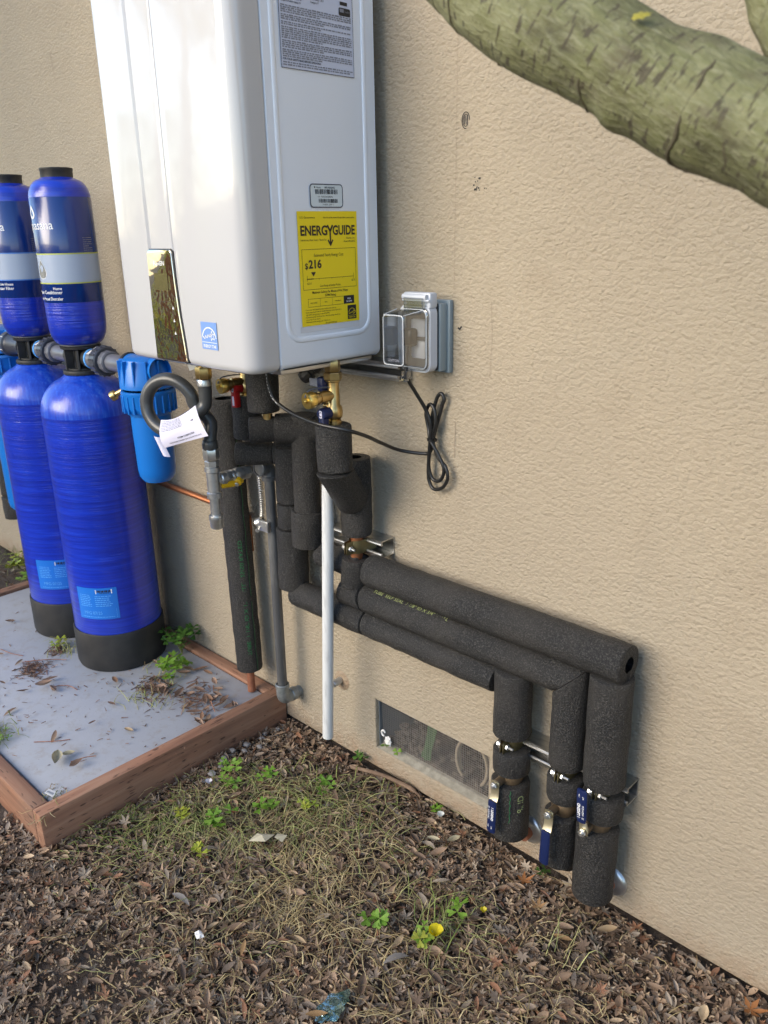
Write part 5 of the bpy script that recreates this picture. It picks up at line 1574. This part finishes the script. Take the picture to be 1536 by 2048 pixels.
def scatter_leaves(count, area, g, smin, smax, zlo, zhi, tilt, weights, mask=None):
    V, F, Cc = [], [], []
    n0 = 0
    k = 0
    while k < count:
        x = g.uniform(area[0], area[1]); y = g.uniform(area[2], area[3])
        if inside_pad(x, y) or y > -.004: continue
        if mask is not None and g.random() > mask(x, y): continue
        k += 1
        ti = g.choice(len(TEMPL), p=weights)
        tv, tf = TEMPL[ti]
        s = (smin + (smax - smin) * g.random() ** 1.4) * (1.15 if ti >= 4 else 1.0)
        v = tv * s
        v = v * np.array([1, g.uniform(.8, 1.25), g.uniform(.4, 1.4)])
        v = v @ rotm(g.uniform(0, 6.283), g.normal(0, tilt), g.normal(0, tilt)).T
        lift = g.uniform(zlo, zhi)
        v = v + np.array([x, y, ground_z(x, y) + lift])
        if y > -.04: v[:, 1] = np.minimum(v[:, 1], -.003)
        c = LEAFCOL[g.choice(len(LEAFCOL), p=LEAFW)] * g.uniform(.70, 1.25) * (1 + .45 * noise.noise((x * 6, y * 6, 7)))
        V.append(v); F += [tuple(i + n0 for i in f) for f in tf]
        Cc.append(np.repeat(np.array([[c[0], c[1], c[2], 1.]]), len(v), 0))
        n0 += len(v)
    return np.concatenate(V), F, np.concatenate(Cc)
wts = np.array([.24, .15, .16, .11, .11, .09, .08, .06]); wts /= wts.sum()
def thin(x, y):      # trodden bare soil towards the photographer's left
    d_ = math.hypot((x + .02) / .16, (y + .83) / .10)
    return .22 if d_ < 1 else 1
v_, f_, c_ = scatter_leaves(25000, (-.62, 1.15, -1.05, -.003), rng, .009, .033, .002, .017, .20, wts, thin)
structure('leaf_litter', (v_, f_), 'dead_leaf', 'stuff', None, c_)
v_, f_, c_ = scatter_leaves(5200, (-3.6, 2.4, -2.0, -.003), rng, .022, .048, .0, .014, .3, wts)
structure('leaf_litter', (v_, f_), 'dead_leaf', 'stuff', None, c_)

# crumbs of soil and shredded stems between the leaves
def crumbs(count, area, g):
    V, F, Cc = [], [], []
    n0 = 0
    base = np.array([(-1, -1, 0), (1, -1, 0), (0, 1.2, 0), (0, 0, 1.3)], float)
    for k in range(count):
        x = g.uniform(area[0], area[1]); y = g.uniform(area[2], area[3])
        if inside_pad(x, y) or y > -.004: continue
        s = g.uniform(.0012, .0042)
        v = base * s @ rotm(g.uniform(0, 6), g.normal(0, .8), g.normal(0, .8)).T * np.array([g.uniform(.6, 2.2), 1, 1]) + np.array([x, y, ground_z(x, y) + g.uniform(.002, .018)])
        V.append(v); F += [tuple(i + n0 for i in f) for f in ((0, 2, 1), (0, 1, 3), (1, 2, 3), (2, 0, 3))]
        n0 += 4
        c = LEAFCOL[g.integers(len(LEAFCOL))] * g.uniform(.6, 1.3)
        Cc.append(np.repeat(np.array([[c[0], c[1], c[2], 1.]]), 4, 0))
    return np.concatenate(V), F, np.concatenate(Cc)
v_, f_, c_ = crumbs(14000, (-.6, 1.0, -1.0, -.003), rng)
structure('soil_crumbs', (v_, f_), 'dead_leaf', 'stuff', None, c_)

def blades(specs, g):
    """thin bent stems: specs = [(x, y, spread, count, length, colours, heading, lift)]"""
    V, F, Cc = [], [], []
    n0 = 0
    for x0, y0, sp, cnt, ln, cols, head, lift in specs:
        for k in range(cnt):
            x = x0 + g.normal(0, sp); y = min(y0 + g.normal(0, sp * .7), -.006)
            if inside_pad(x, y, .004) and head is None: continue
            a = g.uniform(0, 6.283) if head is None else head + g.normal(0, .35)
            l = ln * g.uniform(.5, 1.35)
            h = lift * g.uniform(.2, 1.3)
            w_ = g.uniform(.0006, .0014)
            bend_ = g.normal(0, .9)
            c = np.array(cols[g.integers(len(cols))]) * g.uniform(.75, 1.25)
            px_, py_ = x, y
            m_ = 7
            z0 = ground_z(x, y) + g.uniform(.008, .020)
            for i in range(m_):
                t = i / (m_ - 1)
                aa = a + bend_ * t
                if i:
                    px_ += math.cos(aa) * l / (m_ - 1); py_ += math.sin(aa) * l / (m_ - 1)
                z = z0 + h * math.sin(math.pi * min(t * 1.02, 1)) + .002 * g.normal()
                ww = w_ * (1 - .6 * t)
                ox, oy = -math.sin(aa) * ww, math.cos(aa) * ww
                yy = min(py_, -.003)
                V += [(px_ - ox, yy - oy, z), (px_, yy, z + ww * .9), (px_ + ox, yy + oy, z)]
                Cc += [(c[0], c[1], c[2], 1)] * 3
                if i:
                    b_ = n0 + (i - 1) * 3
                    F += [(b_, b_ + 3, b_ + 4, b_ + 1), (b_ + 1, b_ + 4, b_ + 5, b_ + 2)]
            n0 += m_ * 3
    return V, F, Cc
GREEN = [(.20, .26, .06), (.28, .32, .09), (.14, .20, .045), (.33, .34, .12)]
STRAW = [(.52, .41, .20), (.42, .33, .16), (.60, .50, .27), (.34, .24, .12)]
PALE = [(.44, .45, .18), (.40, .38, .16), (.33, .37, .12)]
v_, f_, c_ = blades([(-.20, -.33, .12, 95, .085, GREEN + PALE, None, .022), (-.05, -.16, .08, 70, .08, PALE + GREEN, None, .025), (-.34, -.46, .04, 60, .09, GREEN + PALE, -.2, .02), (-.27, -.44, .05, 55, .10, GREEN + PALE, -.55, .02), (-.22, -.40, .05, 40, .09, PALE, -.6, .025), (-.13, -.20, .08, 70, .09, GREEN + PALE, None, .025),
    (-.20, -.28, .10, 80, .08, PALE + STRAW, None, .02), (-.06, -.24, .08, 60, .09, PALE + STRAW, None, .02), (-.38, -.64, .07, 50, .07, GREEN, .7, .015), (-.36, -.55, .05, 36, .08, GREEN, 1.2, .015),
    (.36, -.30, .035, 26, .11, GREEN, 1.9, .04), (-2.2, -.05, .14, 60, .1, GREEN, None, .04), (.40, -.27, .05, 24, .09, PALE, None, .02), (.58, -.17, .03, 8, .07, PALE, 1.5, .05), (-.30, -.56, .05, 24, .07, GREEN, None, .015)], rng)
structure('green_grass', (v_, f_), 'straw', 'stuff', None, c_)
v_, f_, c_ = blades([(.30, -.45, .22, 170, .06, STRAW, None, .008), (-.05, -.45, .20, 260, .06, STRAW + PALE, None, .010), (.55, -.30, .20, 200, .055, STRAW, None, .008), (.02, -.75, .14, 160, .05, STRAW, None, .006), (-.15, -.35, .16, 150, .08, PALE + STRAW, None, .014), (.05, -.20, .10, 120, .08, PALE + STRAW, None, .014), (.10, -.38, .10, 210, .07, STRAW, None, .016), (.14, -.45, .06, 110, .055, STRAW, None, .018), (-.10, -.35, .14, 110, .07, STRAW, None, .014), (.02, -.22, .12, 90, .08, STRAW, None, .016), (.40, -.38, .16, 170, .07, STRAW, None, .014), (.62, -.22, .12, 90, .06, STRAW, None, .012), (-.05, -.62, .12, 90, .05, STRAW, None, .01), (.3, -.6, .12, 70, .05, STRAW, None, .01)], rng)
structure('dry_grass', (v_, f_), 'straw', 'stuff', None, c_)

# single leaves lying loose on top of the litter
def leaf_mesh(k, mat='dead_leaf'):
    tv, tf = TEMPL[k]
    me = bpy.data.meshes.new('fallen_leaf')
    me.from_pydata([tuple(v) for v in tv], [], tf)
    me.polygons.foreach_set('use_smooth', [True] * len(me.polygons))
    me.materials.append(MAT[mat])
    a = me.attributes.new('Col', 'FLOAT_COLOR', 'POINT')
    return me
def coloured(k, c):
    me = leaf_mesh(k)
    a = me.attributes['Col']
    a.data.foreach_set('color', np.tile(np.array([c[0], c[1], c[2], 1.], dtype=np.float32), len(me.vertices)))
    return me
LM = [coloured(k, LEAFCOL[(k * 3 + j) % 9] * (1.15 if j else .95)) for k in range(8) for j in range(2)]
def place_leaf(me, x, y, z, s, az, tl, rl, label, group, cat='leaf', name='fallen_leaf'):
    o = bpy.data.objects.new(name, me)
    o.location = (x, y, z)
    o.rotation_euler = (rl, tl, az)
    o.scale = (s, s, s)
    o['label'] = label; o['category'] = cat
    if group: o['group'] = group
    COL.objects.link(o)
    return o
PLACES = [((-.40, -.66), 'beside the near corner of the timber frame'), ((-.33, -.36), 'along the right side of the timber frame'), ((-.38, -.10), 'in the angle between frame and wall'), ((-.08, -.12), 'around the end of the white pipe'), ((.14, -.06), 'at the wall foot under the vent'),
    ((.34, -.12), 'in front of the left wall valve'), ((.50, -.08), 'at the foot of the middle wall valve'), ((.66, -.06), 'by the wall right of the last pipe'), ((.85, -.06), 'along the wall at the right edge'), ((.40, -.33), 'around the yellow flower'), ((.30, -.36), 'near the folded clover'),
    ((-.08, -.38), 'around the cream card scrap'), ((.12, -.38), 'in the tangle of dry grass'), ((-.10, -.58), 'on the lower left of the litter'), ((.08, -.66), 'near the shiny white scrap'), ((.30, -.55), 'near the blue green plastic scrap'), ((.50, -.42), 'at the lower middle of the ground'), ((.62, -.28), 'on the open ground below the pipe ends'), ((.16, -.22), 'between the vent and the dry grass'), ((-.20, -.40), 'around the dense clover clump')]
def leaf_words(k, c):
    lum = sum(c) / 3
    tone = 'very dark' if lum < .085 else 'dark brown' if lum < .16 else 'mid brown' if lum < .24 else 'light brown' if lum < .32 else 'pale'
    return tone, ('narrow pointed', 'broad folded', 'thin curved', 'wide curled')[k] if k < 4 else ('five pointed star', 'seven pointed star', 'tightly curled star', 'flat star')[k - 4]
LW = [leaf_words(k, LEAFCOL[(k * 3 + j) % 9] * (1.15 if j else .95)) for k in range(8) for j in range(2)]
cnt = 0
while cnt < 150:
    x = rng.uniform(-.40, .95); y = rng.uniform(-.80, -.015)
    if inside_pad(x, y, .02) or y < -.98 + .70 * (x + .1): continue      # only where the photograph shows ground
    cnt += 1
    k = int(rng.integers(16))
    where = min(PLACES, key=lambda p: math.hypot(p[0][0] - x, p[0][1] - y))[1]
    place_leaf(LM[k], x, y, ground_z(x, y) + rng.uniform(.020, .028), rng.uniform(.028, .045), rng.uniform(0, 6.28), rng.normal(0, .25), rng.normal(0, .25),
        '%s %s leaf lying loose %s' % (LW[k][0], LW[k][1], where), 'dry leaves on top of the litter')
TAN = coloured(0, (.36, .22, .10)); TAN2 = coloured(1, (.42, .30, .17)); ORANGE = coloured(6, (.34, .14, .045)); PALEL = coloured(3, (.50, .44, .28)); GREY = coloured(2, (.26, .235, .21)); REDL = coloured(4, (.22, .045, .03)); TANM = coloured(4, (.40, .23, .10))
for me, x, y, s, az, lab in ((TAN, .345, -.585, .040, .9, 'single tan leaf among dark litter near the lower edge'), (TAN, .130, -.585, .034, -.9, 'light orange brown leaf in the litter left of centre'),
    (ORANGE, .432, -.075, .050, 1.0, 'orange star shaped leaf just below the middle wall valve'), (TAN2, .20, -.50, .030, .2, 'pale tan leaf lying at the bottom of the clump of dry grass'), (GREY, .365, -.400, .055, 1.2, 'large grey brown leaf beside the clover at the lower middle'),
    (PALEL, .250, -.085, .036, 1.3, 'pale dead leaf below the vent'), (PALEL, .215, -.115, .030, .6, 'small pale leaf lower down from the vent'), (TANM, .495, -.115, .046, 2.0, 'tan curled maple leaf left of the right wall valve'),
    (TAN, .575, -.150, .040, .5, 'tan leaf lying right of centre below the pipe ends'), (REDL, -.20, -.365, .030, .4, 'small dark red leaf near the timber frame'), (TAN2, .63, -.075, .045, 1.0, 'curled tan leaf against the wall under the right pipe end'), (ORANGE, .90, -.06, .06, .3, 'orange leaf at the right edge by the wall'), (GREY, -.06, -.60, .05, .2, 'large brown grey leaf at the left of the litter')):
    place_leaf(me, x, y, ground_z(x, y) + .030, s, az, .12, .1, lab, None)

# leaves and bits on the grey pad
PL = [coloured(0, (.26, .15, .09)), coloured(1, (.22, .14, .095)), coloured(2, (.30, .20, .13)), coloured(0, (.18, .11, .075)), coloured(3, (.34, .22, .15))]
for k in range(70):
    if k < 46:
        t = rng.random(); x = -.80 + .30 * t + rng.normal(0, .05); y = -.075 - .16 * rng.random() ** 1.4 - .05 * t
    else:
        x = rng.uniform(-1.5, -.5); y = rng.uniform(-.66, -.2)
    x = min(x, -.485); y = min(y, -.055)
    if math.hypot(x - TX1, y - TYY) < .15 or math.hypot(x - TX2, y - TYY) < .15: continue
    place_leaf(PL[k % 5], x, y, PT + .004 + .006 * rng.random(), rng.uniform(.022, .050), rng.uniform(0, 6.28), rng.normal(0, .15), rng.normal(0, .2), 'dry %s leaf on the grey pad %s' % (('reddish brown', 'folded brown', 'curved tan', 'dark brown', 'wide curled tan')[k % 5], 'in the drift by the clover' if k < 46 and x < -.68 else 'in the drift near the wall corner' if k < 46 else 'near its front edge' if y < -.5 else 'out in the open'), 'dry leaves on the grey pad')
place_leaf(PALEL, -.612, -.598, PT + .008, .062, 2.6, .1, .2, 'pale curled dead leaf lying near the front corner of the pad', None)
place_leaf(PALEL, -.615, -.566, PT + .006, .034, 1.2, .1, .1, 'smaller pale leaf just behind the curled one on the pad', None)
place_leaf(TAN2, -.600, -.405, PT + .003, .032, .3, 0, .1, 'small tan leaf alone in the middle of the pad', None)

def shreds(cx, cy, spread, n_, seed, z0, l0=.03):
    g = np.random.default_rng(seed)
    V, F, Cc = [], [], []
    for k in range(n_):
        x, y = cx + g.normal(0, spread), cy + g.normal(0, spread * .8)
        a = g.uniform(0, 6.28); l = l0 * g.uniform(.3, 1.2); w_ = g.uniform(.0008, .0022)
        z = z0 + .001 + abs(g.normal(0, .006)) * math.exp(-((x - cx) ** 2 + (y - cy) ** 2) / (2 * spread * spread))
        d_ = Vector((math.cos(a), math.sin(a), g.normal(0, .2))) * l / 2; s_ = Vector((-math.sin(a), math.cos(a), 0)) * w_
        i = len(V); p = Vector((x, y, z))
        V += [tuple(p - d_ - s_), tuple(p - d_ + s_), tuple(p + d_ + s_ * .3 + Vector((0, 0, .001))), tuple(p + d_ - s_ * .3), tuple(p + Vector((0, 0, .0015)))]
        F += [(i, i + 3, i + 4), (i + 3, i + 2, i + 4), (i + 2, i + 1, i + 4), (i + 1, i, i + 4)]
        c = [(.24, .12, .07), (.17, .09, .055), (.30, .18, .11), (.12, .07, .045)][int(g.integers(4))]
        Cc += [(c[0], c[1], c[2], 1)] * 5
    return V, F, Cc
for cx, cy, sp, n_, lab in ((-1.115, -.437, .028, 170, 'little heap of reddish bark shreds on the pad in front of the tanks'), (-1.175, -.330, .018, 70, 'brown scraps beside the boot of the left tank'),
    (-.745, -.255, .035, 120, 'scatter of brown bits on the pad below the clover'), (-.60, -.20, .05, 150, 'litter of bark bits near the pad corner by the wall')):
    v_, f_, c_ = shreds(cx, cy, sp, n_, int(abs(cx) * 1000), PT)
    o = single('bark_shreds', lab, 'debris', (v_, f_), 'dead_leaf', (cx, cy, PT), 'bark debris on the pad', None, c_)
    o['kind'] = 'stuff'
v_, f_, c_ = shreds(-.9, -.42, .30, 260, 91, PT - .001, .016)
k_ = [i for i in range(0, len(v_), 5)]
o = single('pad_crumbs', 'fine brown crumbs spread over the grey pad', 'debris', (v_, f_), 'dead_leaf', (-.9, -.42, PT), None, None, c_)
o['kind'] = 'stuff'
# twigs on the pad
for k, (P, lab) in enumerate((([(-1.18, -.44, .083), (-1.13, -.38, .086), (-1.09, -.34, .083)], 'thin dark twig leaning beside the heap of bark shreds'), ([(-1.32, -.45, .082), (-1.26, -.44, .084), (-1.22, -.42, .082)], 'forked twig on the pad left of the bark heap'),
    ([(-.97, -.44, .082), (-.94, -.41, .084), (-.90, -.40, .082)], 'short dark twig on the pad right of the bark heap'), ([(-.585, -.575, .084), (-.57, -.545, .088), (-.56, -.52, .084)], 'straw coloured stalk by the pale curled leaf'),
    ([(-.56, -.16, .083), (-.53, -.19, .100), (-.50, -.20, .085)], 'bent stalk near the pad corner'), ([(-.74, -.60, .082), (-.70, -.56, .083), (-.68, -.53, .082)], 'fine twig near the left edge of the pad'))):
    single('twig', lab, 'twig', tube(smooth_path(P, 5), .0011, 6), 'red_bark', P[0], 'twigs on the pad')

# ================================================================ clover plants
def heart():
    return [(0, 0), (.30, -.13), (.58, -.34), (.82, -.47), (.98, -.40), (1.02, -.20), (.80, 0), (1.02, .20), (.98, .40), (.82, .47), (.58, .34), (.30, .13)]
HT = heart()
def clover_leaf(c, s, az, tilt, g, fold=.28):
    """three heart shaped leaflets on one stalk tip"""
    V, F = [], []
    up_ = Matrix.Rotation(tilt, 3, 'Y')
    for k in range(3):
        a = az + k * 2.094 + g.normal(0, .1)
        dn = g.uniform(-.25, .15)
        n0 = len(V)
        for x, y in HT:
            p = Vector((x * s, y * s, -dn * x * x * s + abs(y) * fold * s * .8))
            p = Matrix.Rotation(a, 3, 'Z') @ p
            p = Matrix.Rotation(az, 3, 'Z') @ (up_ @ (Matrix.Rotation(-az, 3, 'Z') @ p))
            V.append(tuple(Vector(c) + p))
        mid = len(HT) // 2
        for i in range(1, len(HT) - 1):
            if i != 5 and i != 6: F.append((n0, n0 + i, n0 + i + 1))
        F += [(n0, n0 + 5, n0 + 6), (n0, n0 + 6, n0 + 7)]
    return V, F
def clover(x, y, z, leaves, label, seed, cols, size=.011, height=.03, spread=.025):
    size *= 1.32; leaves = leaves + leaves // 3
    g = np.random.default_rng(seed)
    T = Thing('clover_plant', label, 'clover', (x, y, z), 'clover plants in the litter')
    for k in range(leaves):
        a = g.uniform(0, 6.28); r_ = spread * g.uniform(.2, 1)
        tip = (x + r_ * math.cos(a), y + r_ * math.sin(a), z + height * g.uniform(.6, 1.15))
        c = np.array(cols[int(g.integers(len(cols)))]) * g.uniform(.85, 1.15)
        st = tube(smooth_path([(x, y, z), (x + r_ * .3 * math.cos(a), y + r_ * .3 * math.sin(a), z + height * .5), tip], 4), .0007, 5)
        T.part('stem', st, 'straw', angle=None, cols=np.tile([.25, .27, .10, 1], (len(st[0]), 1)))
        lf = clover_leaf(tip, size * g.uniform(.8, 1.2), g.uniform(0, 6.28), g.uniform(-.2, .7), g)
        T.part('leaf', lf, 'fresh_leaf', angle=None, cols=np.tile([c[0], c[1], c[2], 1], (len(lf[0]), 1)))
    return T
CG = [(.19, .36, .04), (.24, .41, .06), (.16, .31, .04)]
CY = [(.40, .46, .05), (.46, .48, .06), (.32, .41, .05)]
CD = [(.05, .13, .02), (.07, .17, .03), (.09, .20, .03)]
YL = [(.52, .46, .03), (.45, .44, .04)]
gz = .008
for a in ((-.198, -.405, gz, 7, 'dense green clover clump left of centre, the biggest in the litter', 21, CG, .0135, .03, .030), (-.340, -.275, gz, 4, 'green clover close to the timber frame', 22, CG, .0125, .03, .026),
    (-.238, -.236, gz, 3, 'small clover between the frame and the white pipe', 23, CG, .0115, .03, .016), (-.090, -.170, gz, 5, 'tall clover group in front of the white pipe end', 24, CG, .0125, .04, .026), (-.150, -.300, gz, 4, 'pair of bright clovers just right of the dense clump', 25, CG, .0125, .025, .022),
    (.290, -.375, gz, 4, 'folded bright green clover at the lower middle', 26, CG, .0165, .03, .020), (.395, -.248, gz, 2, 'upright green clover under the left wall valve', 27, CG, .0135, .04, .008), (.370, -.335, gz, 3, 'dark and yellow clover beside the yellow flower', 28, CG + CY, .0130, .02, .016),
    (-.150, -.490, gz, 4, 'yellowish clover below the dense clump', 29, CY, .0115, .015, .020), (-.285, -.455, gz, 3, 'yellow green clover seedling among pale stems near the frame', 30, CY, .011, .015, .016), (-.08, -.24, gz, 4, 'yellow green clover sprig in the grass in front of the white pipe', 31, CY, .010, .02, .025),
    (-.470, -.225, .016, 3, 'little clover growing up beside the timber frame', 32, CG, .0110, .055, .014), (-.118, -.020, gz, 3, 'clover at the foot of the wall beside the white pipe', 33, CD, .011, .02, .014), (-.30, -.30, gz, 3, 'clover halfway along the frame among grass stems', 34, CG, .011, .02, .02),
    (-2.12, -.06, gz, 9, 'yellow green clover patch beyond the far left timber', 35, CY, .020, .05, .09), (-1.95, -.10, gz, 7, 'green clover right behind the far left timber', 36, CG, .020, .05, .07),
    (-.044, .006, .078, 2, 'clover sprouting at the left corner of the vent sill', 37, CG, .0095, .012, .007), (-.005, .004, .074, 2, 'second clover on the vent sill', 38, CG, .0105, .010, .006),
    (.455, -.035, gz, 2, 'tiny clover near the wall below the valves', 39, CD, .009, .02, .01), (.16, -.035, gz, 3, 'clover at the wall foot under the vent', 40, CG, .009, .02, .012)): clover(*a)
PC1 = clover(-.855, -.075, PT + .001, 16, 'dark clover clump at the right boot of the blue tank', 41, CD, .0165, .075, .055)
PC2 = clover(-.790, -.145, PT + .001, 9, 'bright clover in front of the dark clump on the pad', 42, CG, .0170, .035, .045)
clover(-.735, -.195, PT + .001, 3, 'single bright clover lowest on the pad', 43, CG, .0150, .03, .012)
clover(-1.19, -.325, PT + .001, 4, 'pale wilted clover between the two tank boots', 44, CY, .011, .02, .03)
clover(-.82, -.670, PT + .001, 9, 'mossy clover tuft at the left edge of the pad', 45, CG + CY, .0080, .014, .05)
v_, f_, c_ = blades([(-.84, -.655, .035, 90, .05, GREEN, 3.1, .012), (-1.15, -.32, .025, 30, .07, PALE, 2.6, .02), (-.80, -.19, .05, 40, .06, PALE + STRAW, 2.0, .012), (-.69, -.30, .05, 26, .09, PALE, 2.6, .006), (-.50, -.655, .02, 26, .03, STRAW + GREEN, -1.0, .006), (-.46, -.70, .012, 14, .05, STRAW, -.8, .0)], rng)
v_ = [(x, y, z + PT - ground_z(x, y) - .012) for x, y, z in v_]
structure('pad_grass', (v_, f_), 'straw', 'stuff', None, c_)

# yellow flower, white petals and small rubbish
def petals(c, n_, s, cols, label, name, cat, cup=.8):
    V, F = [], []
    for k in range(n_):
        a = 2 * math.pi * k / n_
        i = len(V)
        for t, w_ in ((0, .12), (.5, .42), (.85, .46), (1, .2)):
            for sd_ in (-1, 1):
                V.append((c[0] + s * (t * .7 * math.cos(a) - sd_ * w_ * math.sin(a)), c[1] + s * (t * .7 * math.sin(a) + sd_ * w_ * math.cos(a)), c[2] + s * cup * t))
        for j in range(3): F.append((i + j * 2, i + j * 2 + 2, i + j * 2 + 3, i + j * 2 + 1))
    return single(name, label, cat, (V, F), 'fresh_leaf', c, None, None, np.tile([cols[0], cols[1], cols[2], 1], (len(V), 1)))
petals((.393, -.316, .024), 5, .020, (.72, .60, .01), 'bright yellow wood sorrel flower in the litter', 'yellow_flower', 'flower')
petals((.430, -.212, .030), 4, .0095, (.68, .58, .02), 'smaller yellow petal right of the upright clover', 'yellow_flower', 'flower')
petals((.180, -.048, .022), 5, .012, (.75, .78, .74), 'small white blossom by the wall below the vent', 'white_flower', 'flower')
petals((-.330, -.345, .020), 4, .012, (.75, .74, .80), 'white petal scrap lying among stems by the frame', 'white_flower', 'flower')
single('card_scrap', 'folded cream coloured card scrap lying on the litter', 'litter', join(
    ([(-.095, -.375, .022), (-.060, -.352, .024), (-.052, -.385, .030), (-.090, -.405, .022), (-.073, -.378, .032)], [(0, 1, 4), (1, 2, 4), (2, 3, 4), (3, 0, 4)]),
    ([(-.058, -.345, .024), (-.035, -.335, .026), (-.030, -.355, .022), (-.048, -.362, .030)], [(0, 1, 3), (1, 2, 3)])), 'cream_card', (-.07, -.37, .02), angle=10)
single('foil_scrap', 'crinkled shiny blue green plastic scrap at the bottom edge', 'litter', crumple((.352, -.553, .012), (.020, .034, .006), 8, 3), 'foil', (.352, -.553, .0), angle=10)
single('foil_scrap', 'little shiny white scrap at the left of the litter', 'litter', crumple((.045, -.628, .018), (.010, .008, .004), 5, 2), 'white_paper', (.045, -.628, .01), angle=10)
q = random.Random(3)
for k in range(13):
    x, y = -.420 + q.uniform(0, .05), -.06 - k * .022 + q.uniform(-.01, .01)
    s = q.uniform(.006, .012)
    single('pebble', 'grey pebble in the gap beside the timber frame', 'stone', crumple((x, y, ground_z(x, y) + s * .5 + .010), (s, s * .8, s * .62), k * 3.1, 2), 'pebble', (x, y, 0), 'pebbles beside the frame', 60)
single('root', 'brown root lying along the foot of the wall under the vent', 'root', tube(smooth_path([(-.12, -.050, .012), (-.04, -.030, .020), (.02, -.022, .022), (.06, -.014, .016), (.085, -.012, .006)], 6), [.005] * 12 + [.0055] * 8 + [.003] * 5, 8), 'root_bark', (0, -.03, .01))
